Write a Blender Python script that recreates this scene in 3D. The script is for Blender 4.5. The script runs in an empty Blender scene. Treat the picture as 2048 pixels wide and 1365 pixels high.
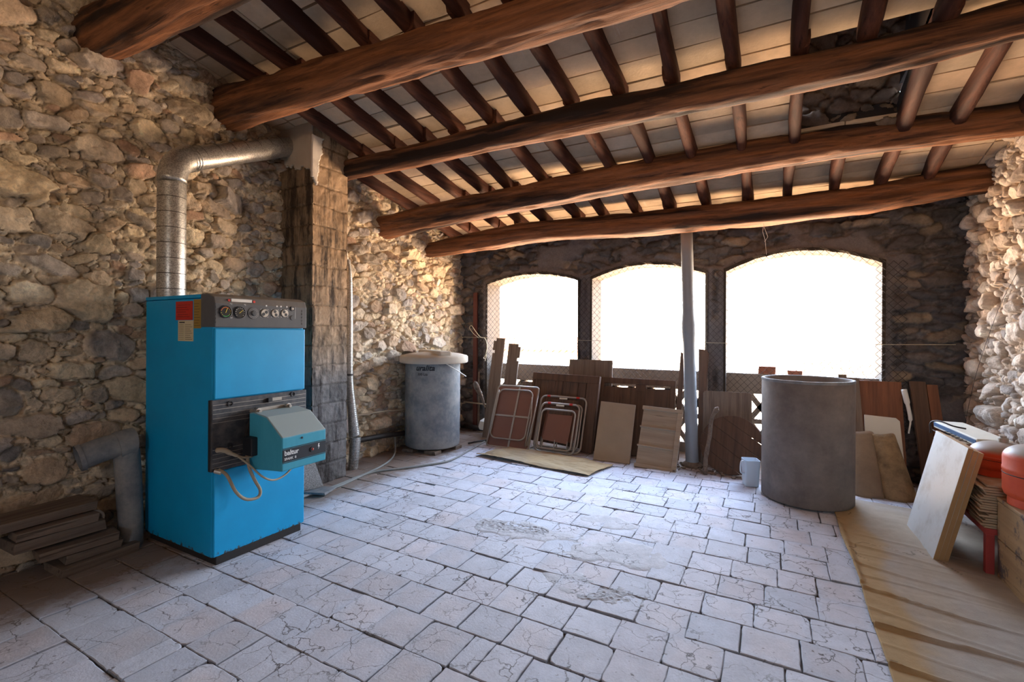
import bpy, math, random
import numpy as np
from mathutils import Vector, Matrix
R = math.radians
PI = math.pi
S = bpy.context.scene
COL = S.collection
random.seed(7)

# ------------------------------------------------------------------ camera
cam_d = bpy.data.cameras.new('camera'); cam = bpy.data.objects.new('camera', cam_d); COL.objects.link(cam)
cam_d.sensor_width = 36; cam_d.lens = 36 * 945 / 2048; cam_d.clip_start = .02; cam_d.clip_end = 300
cam_d.shift_y = -17.5 / 2048
cam.matrix_world = Matrix.Translation((0, 0, 1.25)) @ Matrix.Rotation(R(28.64), 4, 'Z') @ Matrix.Rotation(R(90), 4, 'X') @ Matrix.Rotation(.0055, 4, 'Z')
S.camera = cam
# ------------------------------------------------------------------ world, exposure
S.view_settings.view_transform = 'Standard'; S.view_settings.look = 'None'
S.view_settings.gamma = 1; S.view_settings.use_curve_mapping = False
S.view_settings.exposure = 4.88
W = bpy.data.worlds.new('daylight'); S.world = W; W.use_nodes = True
nt = W.node_tree; nt.nodes.clear()
tc = nt.nodes.new('ShaderNodeTexCoord'); sp = nt.nodes.new('ShaderNodeSeparateXYZ'); cr = nt.nodes.new('ShaderNodeValToRGB')
mr = nt.nodes.new('ShaderNodeMapRange'); bg = nt.nodes.new('ShaderNodeBackground'); wo = nt.nodes.new('ShaderNodeOutputWorld')
mr.inputs['From Min'].default_value = -1; mr.inputs['From Max'].default_value = 1
nt.links.new(tc.outputs['Generated'], sp.inputs[0]); nt.links.new(sp.outputs['Z'], mr.inputs['Value'])
nt.links.new(mr.outputs[0], cr.inputs[0]); nt.links.new(cr.outputs[0], bg.inputs[0]); nt.links.new(bg.outputs[0], wo.inputs[0])
e = cr.color_ramp.elements
e[0].position = 0; e[0].color = (1.8, 1.2, .76, 1)          # sunlit roofs and ground below the windows
e[1].position = 1; e[1].color = (.55, .78, 1.25, 1)         # open sky
for p, c in ((.40, (1.8, 1.25, .82, 1)), (.485, (1.25, 1.0, .75, 1)), (.52, (1.0, 1.05, 1.15, 1)), (.66, (.84, 1.0, 1.25, 1))):
    k = e.new(p); k.color = c
bg.inputs[1].default_value = 1.0

# ------------------------------------------------------------------ helpers
def lin(h):
    if isinstance(h, str):
        v = [int(h[i:i + 2], 16) / 255 for i in (0, 2, 4)]
    else: v = list(h)
    return tuple((x / 12.92 if x <= .04045 else ((x + .055) / 1.055) ** 2.4) for x in v)
LABELS = set()
def tag(o, label=None, cat=None, group=None, kind=None):
    if label:
        if cat and label in LABELS: print('DUPLICATE LABEL', label)
        if cat: LABELS.add(label)
        o['label'] = label
    if cat: o['category'] = cat
    if group: o['group'] = group
    if kind: o['kind'] = kind
    return o
def empty(name, label, cat, mw=None, group=None):
    o = bpy.data.objects.new(name, None); COL.objects.link(o); o.empty_display_size = .05
    if mw is not None: o.matrix_world = mw if isinstance(mw, Matrix) else Matrix.Translation(mw)
    return tag(o, label, cat, group)
def meshobj(name, V, Fc, mat, parent=None, smooth=False, col=None, mats=None, mi=None, bevel=0, mw=None):
    me = bpy.data.meshes.new(name)
    V = np.asarray(V, dtype=np.float32)
    if isinstance(Fc, np.ndarray):
        n, k = Fc.shape
        me.vertices.add(len(V)); me.vertices.foreach_set('co', V.ravel())
        me.loops.add(n * k); me.loops.foreach_set('vertex_index', Fc.astype(np.int32).ravel())
        me.polygons.add(n); me.polygons.foreach_set('loop_start', np.arange(0, n * k, k, dtype=np.int32))
        me.update(calc_edges=True)
    else:
        me.from_pydata([tuple(map(float, v)) for v in V], [], Fc); me.update()
    for m in (mats or [mat]): me.materials.append(m)
    if mi is not None: me.polygons.foreach_set('material_index', np.asarray(mi, dtype=np.int32))
    if smooth: me.polygons.foreach_set('use_smooth', np.ones(len(me.polygons), dtype=bool))
    if col is not None:
        a = me.color_attributes.new('Col', 'FLOAT_COLOR', 'POINT')
        c = np.ones((len(V), 4), dtype=np.float32); c[:, :3] = col; a.data.foreach_set('color', c.ravel())
    o = bpy.data.objects.new(name, me); COL.objects.link(o)
    if parent is not None: o.parent = parent
    if mw is not None: o.matrix_world = mw
    if bevel:
        b = o.modifiers.new('bevel', 'BEVEL'); b.width = bevel; b.segments = 2; b.limit_method = 'ANGLE'; b.angle_limit = R(40)
    return o
class MB:
    def __init__(s, off=(0, 0, 0)): s.V = []; s.F = []; s.C = []; s.off = Vector(off)
    def add(s, V, F, c=None):
        b = len(s.V); s.V += [tuple(Vector(v) - s.off) for v in V]; s.F += [[i + b for i in f] for f in F]
        s.C += [c or (1, 1, 1)] * len(V); return s
    def box(s, lo, hi, M=None, c=None, jit=0):
        P = [Vector((x, y, z)) for z in (lo[2], hi[2]) for y in (lo[1], hi[1]) for x in (lo[0], hi[0])]
        if jit: P = [p + Vector([random.uniform(-jit, jit) for _ in range(3)]) for p in P]
        if M is not None: P = [M @ p for p in P]
        return s.add(P, [[0, 2, 3, 1], [4, 5, 7, 6], [0, 1, 5, 4], [2, 6, 7, 3], [0, 4, 6, 2], [1, 3, 7, 5]], c)
    def prism(s, pts, z0, z1, M=None, c=None):
        n = len(pts); P = [Vector((p[0], p[1], z0)) for p in pts] + [Vector((p[0], p[1], z1)) for p in pts]
        if M is not None: P = [M @ p for p in P]
        F = [list(range(n))[::-1], list(range(n, 2 * n))] + [[i, (i + 1) % n, n + (i + 1) % n, n + i] for i in range(n)]
        return s.add(P, F, c)
    def tube(s, path, r, seg=10, cap=True, c=None, closed=False, sq=None, twist=0):
        path = [Vector(p) for p in path]; n = len(path)
        rs = r if isinstance(r, (list, tuple)) else [r] * n
        V = []; F = []; up = None
        for i, p in enumerate(path):
            if closed: t = path[(i + 1) % n] - path[i - 1]
            else: t = path[min(i + 1, n - 1)] - path[max(i - 1, 0)]
            t.normalize()
            if up is None: up = t.orthogonal().normalized() if abs(t.z) > .9 else Vector((0, 0, 1))
            a = (up - t * up.dot(t)).normalized(); b = t.cross(a); up = a
            for k in range(seg):
                th = 2 * PI * (k + .5) / seg + twist; cx, sx = math.cos(th), math.sin(th)
                rr = rs[i]
                if sq: m = (abs(cx) ** sq + abs(sx) ** sq) ** (-1 / sq); rr *= m
                V.append(p + a * cx * rr + b * sx * rr)
        m = n if closed else n - 1
        for i in range(m):
            j = (i + 1) % n
            for k in range(seg):
                k2 = (k + 1) % seg; F.append([i * seg + k, i * seg + k2, j * seg + k2, j * seg + k])
        if cap and not closed: F += [list(range(seg))[::-1], [(n - 1) * seg + k for k in range(seg)]]
        return s.add(V, F, c)
    def lathe(s, prof, seg=48, o=(0, 0, 0), M=None, c=None, cap=True):
        V = []; F = []; n = len(prof)
        for (r, z) in prof:
            for k in range(seg):
                th = 2 * PI * k / seg; V.append(Vector((o[0] + r * math.cos(th), o[1] + r * math.sin(th), o[2] + z)))
        for i in range(n - 1):
            for k in range(seg):
                k2 = (k + 1) % seg; F.append([i * seg + k, i * seg + k2, (i + 1) * seg + k2, (i + 1) * seg + k])
        if cap: F += [list(range(seg))[::-1], [(n - 1) * seg + k for k in range(seg)]]
        if M is not None: V = [M @ v for v in V]
        return s.add(V, F, c)
    def build(s, name, mat, parent=None, smooth=False, bevel=0, colors=False, auto=False):
        o = meshobj(name, s.V, s.F, mat, parent, smooth, col=np.array(s.C) if colors else None, bevel=bevel)
        if auto:
            o.data.shade_smooth()
            m = o.modifiers.new('weld', 'EDGE_SPLIT'); m.split_angle = R(auto if auto is not True else 35)
        return o
def copy_tree(o, parent=None, mw=None):
    c = o.copy(); COL.objects.link(c)
    if parent is not None: c.parent = parent
    if mw is not None: c.matrix_world = mw
    for ch in list(o.children):
        d = ch.copy(); COL.objects.link(d); d.parent = c
        for g in list(ch.children):
            k = g.copy(); COL.objects.link(k); k.parent = d
    return c
def smooth_path(pts, n=8):
    pts = [Vector(p) for p in pts]; out = []
    P = [pts[0] * 2 - pts[1]] + pts + [pts[-1] * 2 - pts[-2]]
    for i in range(1, len(P) - 2):
        for k in range(n):
            t = k / n; a, b, c, d = P[i - 1], P[i], P[i + 1], P[i + 2]
            out.append(.5 * ((2 * b) + (-a + c) * t + (2 * a - 5 * b + 4 * c - d) * t * t + (-a + 3 * b - 3 * c + d) * t ** 3))
    out.append(pts[-1]); return out
def rrect(w, h, r, n=6, x0=0, y0=0):
    out = []
    for cx, cy, a0 in ((w - r, h - r, 0), (r, h - r, 90), (r, r, 180), (w - r, r, 270)):
        for k in range(n + 1):
            a = R(a0 + 90 * k / n); out.append((x0 + cx + r * math.cos(a), y0 + cy + r * math.sin(a)))
    return out

# ------------------------------------------------------------------ numpy noise
def vnoise(x, y, seed):
    xi = np.floor(x).astype(np.int64); yi = np.floor(y).astype(np.int64); fx = x - xi; fy = y - yi
    def h(a, b):
        n = (a * 374761393 + b * 668265263 + seed * 1442695041) & 0x7fffffff
        n = ((n ^ (n >> 13)) * 1274126177) & 0x7fffffff
        return ((n ^ (n >> 16)) & 0xffff) / 65535.
    u = fx * fx * (3 - 2 * fx); v = fy * fy * (3 - 2 * fy)
    return (h(xi, yi) * (1 - u) + h(xi + 1, yi) * u) * (1 - v) + (h(xi, yi + 1) * (1 - u) + h(xi + 1, yi + 1) * u) * v
def fbm(x, y, seed, oct=4):
    s = 0; a = .5; t = 0
    for k in range(oct):
        s = s + a * vnoise(x * 2 ** k, y * 2 ** k, seed + k * 17); t += a; a *= .5
    return s / t - .5
def sst(x): x = np.clip(x, 0, 1); return x * x * (3 - 2 * x)

def stonefield(U, V, seed, sizes, pal, mortar, aspect=(1.1, 2.4), gap=.16, relief=.045, flat=.5, blocks=()):
    """U,V 2-D coordinate grids (m). returns height and colour of a rubble wall"""
    rng = np.random.RandomState(seed)
    u0, u1, v0, v1 = U.min(), U.max(), V.min(), V.max()
    st = []   # u v a b ang
    for b in blocks: st.append((b[0], b[1], b[2], b[3], b[4]))
    A = np.zeros((0, 3))
    P = [(b[0], b[1], math.sqrt(b[2] * b[3])) for b in blocks]
    for size, tries in sizes:
        for _ in range(tries):
            u = rng.uniform(u0 - .05, u1 + .05); v = rng.uniform(v0 - .05, v1 + .05)
            asp = rng.uniform(*aspect); r = size * rng.uniform(.75, 1.25)
            a = r * math.sqrt(asp); b = r / math.sqrt(asp)
            ang = rng.normal(0, .22)
            ok = True
            if P:
                Q = np.array(P[-6000:]); du = (Q[:, 0] - u) / math.sqrt(asp); dv = (Q[:, 1] - v) * math.sqrt(asp) * .9
                ok = not np.any(du * du + dv * dv < (.82 * (Q[:, 2] + r)) ** 2)
            if ok: st.append((u, v, a, b, ang)); P.append((u, v, r))
    st = np.array(st)
    w1 = fbm(U * 9, V * 9, seed + 5, 3) * .05; w2 = fbm(U * 9, V * 9, seed + 9, 3) * .05
    w1 += fbm(U * 34, V * 34, seed + 6, 2) * .012; w2 += fbm(U * 34, V * 34, seed + 7, 2) * .012
    UU = U + w1; VV = V + w2
    D1 = np.full(U.shape, 9.); D2 = np.full(U.shape, 9.); ID = np.full(U.shape, -1)
    us = U[0, :]; vs = V[:, 0]
    for i, (u, v, a, b, ang) in enumerate(st):
        m = 1.75 * max(a, b) + .03
        i0, i1 = np.searchsorted(us, u - m), np.searchsorted(us, u + m)
        j0, j1 = np.searchsorted(vs, v - m), np.searchsorted(vs, v + m)
        if i0 >= i1 or j0 >= j1: continue
        sl = (slice(j0, j1), slice(i0, i1))
        du = UU[sl] - u; dv = VV[sl] - v
        if i < len(blocks): du = U[sl] - u + w1[sl] * .2; dv = V[sl] - v + w2[sl] * .2
        c, s = math.cos(ang), math.sin(ang)
        x = np.abs(du * c + dv * s) / a; y = np.abs(-du * s + dv * c) / b
        k = rng.uniform(1.9, 3.4) if i >= len(blocks) else 9
        d = (x ** k + y ** k) ** (1 / k)
        d1 = D1[sl]; d2 = D2[sl]; idd = ID[sl]
        closer = d < d1
        D2[sl] = np.where(closer, d1, np.minimum(d2, d)); D1[sl] = np.where(closer, d, d1); ID[sl] = np.where(closer, i, idd)
    n = len(st)
    rel = rng.uniform(.45, 1.15, n) * relief * np.clip(np.sqrt(st[:, 2] * st[:, 3]) / .06, .55, 1.6)
    tx = rng.normal(0, .16, n); ty = rng.normal(0, .20, n)
    e = sst((D2 - D1) / .24) * sst((1.0 + gap - D1) / .22)
    crev = np.exp(-((D2 - D1) / .07) ** 2) * sst(fbm(U * 6, V * 6, seed + 21, 3) * 4 + .75) + np.exp(-((D1 - 1.02 - gap * .6) / .06) ** 2) * sst(fbm(U * 5, V * 5, seed + 22, 3) * 4 + .6)
    uc = st[ID, 0]; vc = st[ID, 1]
    dome = 1 - flat * np.clip(D1, 0, 1.2) ** 2
    Hs = rel[ID] * (.35 + .65 * dome) + tx[ID] * (U - uc) + ty[ID] * (V - vc)
    Hs += fbm(U * 30, V * 30, seed + 31, 4) * .020 - np.abs(fbm(U * 8 + ID * 3.3, V * 12 + ID * 1.7, seed + 40, 3)) * .045
    Hm = fbm(U * 34, V * 34, seed + 77, 4) * .045 + fbm(U * 85, V * 85, seed + 79, 2) * .022 + fbm(U * 3, V * 3, seed + 78, 2) * .03 - .010
    h = Hm * (1 - e) + Hs * e - np.clip(crev, 0, 1) * .022
    joint = (1 - e) * np.clip(-Hm / .012, 0, 1)
    pal = np.array([lin(p) for p in pal]); mo = np.array(lin(mortar))
    pick = rng.randint(0, len(pal), n); br = rng.uniform(.72, 1.25, n)
    for i in range(len(blocks)): pick[i] = 1; br[i] = .95
    cs = pal[pick] * br[:, None]
    C = cs[ID] * (1 + 1.0 * fbm(U * 18, V * 18, seed + 3, 4))[..., None]
    C = C + (mo - C) * (.30 * sst(fbm(U * 5, V * 5, seed + 4, 3) * 3 + .35))[..., None]
    Cm = mo * (1 + 1.1 * fbm(U * 30, V * 30, seed + 8, 3))[..., None]
    C = C * e[..., None] + Cm * (1 - e)[..., None]
    return h, np.clip(C, .01, .95)
def gridfaces(nv, nu, flip=False, keep=None):
    j, i = np.mgrid[0:nv - 1, 0:nu - 1]
    a = j * nu + i; b = a + 1; c = a + nu + 1; d = a + nu
    F = np.stack([a, d, c, b] if flip else [a, b, c, d], -1)
    if keep is not None: return F[keep].reshape(-1, 4)
    return F.reshape(-1, 4)

# ------------------------------------------------------------------ materials
def newmat(name):
    m = bpy.data.materials.new(name); m.use_nodes = True
    return m, m.node_tree, m.node_tree.nodes['Principled BSDF']
def N(nt, t, **kw):
    n = nt.nodes.new(t)
    for k, v in kw.items():
        if k in n.inputs: n.inputs[k].default_value = v
        else: setattr(n, k, v)
    return n
def noise(nt, co, scale, detail=6, rough=.6, vec=None):
    n = N(nt, 'ShaderNodeTexNoise'); n.inputs['Scale'].default_value = scale; n.inputs['Detail'].default_value = detail
    n.inputs['Roughness'].default_value = rough; nt.links.new(co, n.inputs['Vector']); return n.outputs['Fac']
def mix(nt, fac, a, b, mode='MIX'):
    m = N(nt, 'ShaderNodeMix', data_type='RGBA', blend_type=mode)
    for s, x in ((m.inputs[0], fac), (m.inputs[6], a), (m.inputs[7], b)):
        if hasattr(x, 'links'): nt.links.new(x, s)
        elif isinstance(x, (int, float)): s.default_value = x
        else: s.default_value = (*x[:3], 1)
    return m.outputs[2]
def mrange(nt, v, a, b, c=0, d=1):
    m = N(nt, 'ShaderNodeMapRange'); nt.links.new(v, m.inputs[0])
    for i, x in zip((1, 2, 3, 4), (a, b, c, d)): m.inputs[i].default_value = x
    return m.outputs[0]
def bump(nt, bs, h, strength, dist=.01, prev=None):
    b = N(nt, 'ShaderNodeBump'); b.inputs['Strength'].default_value = strength; b.inputs['Distance'].default_value = dist
    nt.links.new(h, b.inputs['Height'])
    if prev is not None: nt.links.new(prev, b.inputs['Normal'])
    nt.links.new(b.outputs[0], bs.inputs['Normal']); return b.outputs[0]
def coords(nt, scale=(1, 1, 1), obj=True):
    t = N(nt, 'ShaderNodeTexCoord'); m = N(nt, 'ShaderNodeMapping'); m.inputs['Scale'].default_value = scale
    nt.links.new(t.outputs['Object' if obj else 'Generated'], m.inputs[0]); return m.outputs[0]
def mat_vc(name, rough=.9, var=.35, s1=60, bst=.6, bd=.006, spec=.25):
    m, t, b = newmat(name); co = coords(t)
    a = N(t, 'ShaderNodeVertexColor', layer_name='Col')
    n = noise(t, co, s1, 8, .65)
    t.links.new(mix(t, 1., a.outputs[0], mix(t, n, (1 - var * 1.2,) * 3, (1 + var * 1.2,) * 3), 'MULTIPLY'), b.inputs['Base Color'])
    b.inputs['Roughness'].default_value = rough; b.inputs['Specular IOR Level'].default_value = spec
    bump(t, b, n, bst, bd); return m
def mat_plain(name, col, rough=.6, metal=0, var=.15, sc=12, bst=.15, bd=.003, spec=.5, dust=None, dustamt=.0, stretch=(1, 1, 1)):
    m, t, b = newmat(name); co = coords(t, stretch); c = lin(col)
    n = noise(t, co, sc, 7, .6)
    base = mix(t, n, tuple(x * (1 - var) for x in c), tuple(min(1, x * (1 + var)) for x in c))
    if dust:
        n2 = noise(t, coords(t), 5, 8, .7)
        base = mix(t, mrange(t, n2, .5 - dustamt * .35, .75), base, lin(dust))
    t.links.new(base, b.inputs['Base Color'])
    b.inputs['Roughness'].default_value = rough; b.inputs['Metallic'].default_value = metal; b.inputs['Specular IOR Level'].default_value = spec
    if bst: bump(t, b, noise(t, co, sc * 4, 5, .6), bst, bd)
    return m
def mat_wood(name, c1, c2, axis=0, sc=9, rough=.75, bst=.5, c3=None, spec=.3):
    m, t, b = newmat(name)
    st = [sc * 3, sc * 3, sc * 3]; st[axis] = sc * .14
    co = coords(t, tuple(st)); co2 = coords(t, tuple(x * .28 for x in st))
    n = noise(t, co, 1.2, 9, .68); n2 = noise(t, co2, 1.0, 6, .6)
    cc = mix(t, mrange(t, n, .30, .70), lin(c1), lin(c2))
    if c3: cc = mix(t, mrange(t, n2, .47, .60), cc, lin(c3))
    cc = mix(t, mrange(t, n, .60, .66, 0, .75), cc, tuple(x * .28 for x in lin(c1)))
    t.links.new(cc, b.inputs['Base Color']); b.inputs['Roughness'].default_value = rough; b.inputs['Specular IOR Level'].default_value = spec
    bump(t, b, n, bst, .006); return m

M = {}
M['stone_warm'] = mat_vc('warm_rubble', .92, .42, 60, 1.0, .012)
M['stone_pale'] = mat_vc('pale_rubble', .9, .35, 55, 1.0, .010)
M['stone_dark'] = mat_vc('dark_rubble', .92, .35, 60, .7, .006)
M['vc'] = mat_vc('tinted', .85, .22, 50, .35, .003)
M['beam'] = mat_wood('old_beam_wood', '34201a', 'a06a44', 0, 8, .72, 1.0, '241712', .3)
M['beamend'] = M['beam']
M['rafter'] = mat_wood('rafter_wood', '2a1711', '6e4230', 1, 6, .75, .7, '3a2018', .25)
M['oldwood'] = mat_wood('weathered_plank', '55483f', '8b7b6c', 1, 7, .85, .5)
M['dullwood'] = mat_wood('brown_board_wood', '43332a', '6e5442', 1, 6, .8, .4)
M['redwood'] = mat_wood('red_brown_panel', '5a3626', '94603f', 1, 5, .6, .25)
M['hardboard'] = mat_plain('hardboard', '7a5140', .55, 0, .12, 6, .1)
M['tube'] = mat_plain('grey_tube_metal', 'a49c90', .45, .5, .15, 30, .1)
M['galv'] = None
M['wire'] = mat_plain('galvanised_wire', '2e2624', .8, .0, .2, 40, 0)
M['black'] = mat_plain('black_plastic', '1b1c20', .5, 0, .2, 30, .05)
M['dark'] = mat_plain('dark_iron', '35302d', .6, .3, .3, 20, .2)
M['cement'] = mat_plain('fibre_cement', '74777b', .85, 0, .16, 5, .5, .004, .3, 'a9a59c', .25)
M['drum'] = mat_plain('dusty_fibre_cement_drum', '6f6762', .8, 0, .2, 4, .4, .004, .35, '8d847b', .3)
M['pole'] = mat_plain('grey_painted_pole', '8a9299', .5, .1, .12, 9, .2, .003, .5)
M['white'] = mat_plain('white_card', 'dcd9d0', .6, 0, .06, 20, .03)
M['cream'] = mat_plain('cream_plastic', 'd8d3c2', .6, 0, .08, 6, .1)
M['rope'] = mat_plain('string', 'c9bfa3', .9, 0, .15, 60, .2)
M['hose'] = mat_plain('grey_hose', '8c8d88', .7, 0, .15, 20, .2, .002, .3)
M['plaster'] = mat_plain('pale_plaster', 'b3a898', .9, 0, .14, 9, .5, .004, .2)
M['orange'] = mat_plain('orange_gas_paint', 'd9502a', .5, 0, .14, 7, .08, .002, .4, 'a89684', .0)

def mat_galv():
    m, t, b = newmat('galvanised_steel'); co = coords(t)
    v = N(t, 'ShaderNodeTexVoronoi'); v.inputs['Scale'].default_value = 170; t.links.new(co, v.inputs['Vector'])
    n = noise(t, co, 25, 6, .6)
    s = N(t, 'ShaderNodeSeparateColor'); t.links.new(v.outputs['Color'], s.inputs[0])
    t.links.new(mix(t, s.outputs[0], lin('8f8d88'), lin('c4c2bc')), b.inputs['Base Color'])
    b.inputs['Metallic'].default_value = .75; t.links.new(mrange(t, n, .3, .7, .28, .5), b.inputs['Roughness'])
    bump(t, b, n, .15, .002); return m
M['galv'] = mat_galv()
def mat_blue():
    m, t, b = newmat('blue_boiler_paint'); co = coords(t)
    n = noise(t, co, 6, 7, .6); n2 = noise(t, co, 45, 6, .7)
    c = mix(t, n, lin('0090c4'), lin('00a6dc'))
    g = N(t, 'ShaderNodeNewGeometry'); s = N(t, 'ShaderNodeSeparateXYZ'); t.links.new(g.outputs['Position'], s.inputs[0])
    edge = mrange(t, s.outputs[2], .04, .12, .42, .0)      # rust and splashes near the foot
    mm = N(t, 'ShaderNodeMath', operation='ADD'); t.links.new(n2, mm.inputs[0]); t.links.new(edge, mm.inputs[1])
    c = mix(t, mrange(t, mm.outputs[0], .84, .92), c, lin('4c4032'))
    t.links.new(c, b.inputs['Base Color']); b.inputs['Roughness'].default_value = .5; b.inputs['Specular IOR Level'].default_value = .4
    bump(t, b, noise(t, co, 150, 3, .5), .12, .001); return m
M['blue'] = mat_blue()
M['burner_blue'] = None
M['panel'] = None
def mat_dusty(name, c1, c2, dust, lo=.35, hi=.9):
    m, t, b = newmat(name); co = coords(t, (2, 2, .7)); g = N(t, 'ShaderNodeNewGeometry'); s = N(t, 'ShaderNodeSeparateXYZ'); t.links.new(g.outputs['Normal'], s.inputs[0])
    n = noise(t, co, 9, 7, .65); ad = N(t, 'ShaderNodeMath', operation='MULTIPLY_ADD'); t.links.new(n, ad.inputs[0]); ad.inputs[1].default_value = .45; t.links.new(s.outputs[2], ad.inputs[2])
    c = mix(t, n, lin(c1), lin(c2)); c = mix(t, mrange(t, ad.outputs[0], lo, hi, 0, .9), c, lin(dust))      # settled dust on upward faces
    t.links.new(c, b.inputs['Base Color']); b.inputs['Roughness'].default_value = .6; b.inputs['Specular IOR Level'].default_value = .35
    bump(t, b, noise(t, co, 50, 4, .5), .1, .002); return m
M['burner_blue'] = mat_dusty('dusty_blue_cover', '2f8fa6', '4aa6ba', 'a3aaa4')
M['panel'] = mat_dusty('dark_grey_control_panel', '4c4d52', '63625f', '857a6c')
def mat_plate():
    m, t, b = newmat('ribbed_black_plate'); co = coords(t)
    n = noise(t, co, 14, 6, .7)
    t.links.new(mix(t, mrange(t, n, .4, .75), lin('2b2c30'), lin('5d5752')), b.inputs['Base Color'])
    b.inputs['Roughness'].default_value = .55; bump(t, b, n, .15, .003); return m
M['plate'] = mat_plate()

def mat_floor():
    m, t, b = newmat('worn_clay_floor_tiles'); co = coords(t)
    a = N(t, 'ShaderNodeVertexColor', layer_name='Col')
    n = noise(t, co, 9, 9, .65); nf = noise(t, co, 90, 6, .7)
    c = mix(t, 1., a.outputs[0], mix(t, n, (.72,) * 3, (1.26,) * 3), 'MULTIPLY')
    c = mix(t, 1., c, mix(t, nf, (.82,) * 3, (1.18,) * 3), 'MULTIPLY')
    # hairline cracks
    w = N(t, 'ShaderNodeVectorMath', operation='ADD'); nz = N(t, 'ShaderNodeTexNoise'); nz.inputs['Scale'].default_value = 7; nz.inputs['Detail'].default_value = 6
    t.links.new(co, nz.inputs['Vector']); ws = N(t, 'ShaderNodeVectorMath', operation='SCALE'); ws.inputs['Scale'].default_value = .22
    t.links.new(nz.outputs['Color'], ws.inputs[0]); t.links.new(co, w.inputs[0]); t.links.new(ws.outputs[0], w.inputs[1])
    v = N(t, 'ShaderNodeTexVoronoi', feature='DISTANCE_TO_EDGE'); v.inputs['Scale'].default_value = 7; t.links.new(w.outputs[0], v.inputs['Vector'])
    cr = mrange(t, v.outputs['Distance'], 0, .022, 1, 0)
    mask = mrange(t, noise(t, co, 2.6, 4, .6), .41, .56)
    mu = N(t, 'ShaderNodeMath', operation='MULTIPLY'); t.links.new(cr, mu.inputs[0]); t.links.new(mask, mu.inputs[1])
    c = mix(t, mu.outputs[0], c, lin('4a433f'))
    # pits
    pv = noise(t, co, 38, 3, .5); pit = mrange(t, pv, .26, .33, .8, 0)
    c = mix(t, pit, c, lin('5a5049'))
    # brown earth towards the walls; on the left it also paints the boiler's shadow
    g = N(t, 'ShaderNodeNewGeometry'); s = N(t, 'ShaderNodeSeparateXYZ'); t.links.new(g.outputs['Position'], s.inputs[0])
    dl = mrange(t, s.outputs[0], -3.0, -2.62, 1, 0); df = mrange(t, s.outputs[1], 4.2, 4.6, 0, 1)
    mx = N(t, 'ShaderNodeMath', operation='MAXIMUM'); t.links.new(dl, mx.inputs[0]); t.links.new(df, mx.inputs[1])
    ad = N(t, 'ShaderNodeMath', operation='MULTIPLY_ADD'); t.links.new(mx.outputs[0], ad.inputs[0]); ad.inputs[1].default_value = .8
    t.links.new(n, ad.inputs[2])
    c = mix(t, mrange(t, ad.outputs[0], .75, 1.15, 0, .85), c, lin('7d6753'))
    t.links.new(c, b.inputs['Base Color']); b.inputs['Roughness'].default_value = .72; b.inputs['Specular IOR Level'].default_value = .35
    p = bump(t, b, mu.outputs[0], -.9, .004)
    bump(t, b, nf, .5, .004, p); return m
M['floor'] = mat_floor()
def mat_canvas():
    m, t, b = newmat('dusty_canvas'); co = coords(t)
    a = N(t, 'ShaderNodeVertexColor', layer_name='Col'); n = noise(t, co, 22, 8, .7); nw = noise(t, co, 400, 2, .5)
    c = mix(t, 1., a.outputs[0], mix(t, n, (.8,) * 3, (1.2,) * 3), 'MULTIPLY')
    t.links.new(c, b.inputs['Base Color']); b.inputs['Roughness'].default_value = .95; b.inputs['Specular IOR Level'].default_value = .15
    p = bump(t, b, nw, .3, .002); bump(t, b, n, .5, .005, p); return m
M['canvas'] = mat_canvas()
def mat_soot():
    m, t, b = newmat('sooty_chimney_block')
    co = coords(t, (5, 5, .75)); co1 = coords(t)
    a = N(t, 'ShaderNodeVertexColor', layer_name='Col')
    n = noise(t, co, 2.4, 8, .7); nf = noise(t, co1, 55, 6, .7); nz = noise(t, co1, 3, 4, .6)
    c = mix(t, 1., a.outputs[0], mix(t, nf, (.68,) * 3, (1.32,) * 3), 'MULTIPLY')
    c = mix(t, mrange(t, n, .46, .60, 0, .9), c, lin('2a201a'))      # tar runs down the blocks
    t.links.new(c, b.inputs['Base Color']); b.inputs['Roughness'].default_value = .8; b.inputs['Specular IOR Level'].default_value = .35
    bump(t, b, nf, .8, .008); return m
M['soot'] = mat_soot()
def mat_ceil():
    m, t, b = newmat('roof_clay_tile_soffit'); co = coords(t); a = N(t, 'ShaderNodeVertexColor', layer_name='Col')
    n = noise(t, co, 11, 8, .65); nf = noise(t, co, 70, 5, .6)
    c = mix(t, 1., a.outputs[0], mix(t, n, (.7,) * 3, (1.3,) * 3), 'MULTIPLY')
    st = noise(t, coords(t, (16, 1.6, 1.6)), 1.2, 6, .6)
    c = mix(t, mrange(t, st, .64, .72, 0, .55), c, lin('cfc4b4'))
    t.links.new(c, b.inputs['Base Color']); b.inputs['Roughness'].default_value = .85
    bump(t, b, nf, .35, .004); return m
M['ceil'] = mat_ceil()

# ================================================================== THE SETTING
XL, XR, YF, YB = -3.60, 1.40, 5.10, -2.6
def zr(y): return 2.42 + .2 * (4.55 - y)          # underside of the rafters
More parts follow.
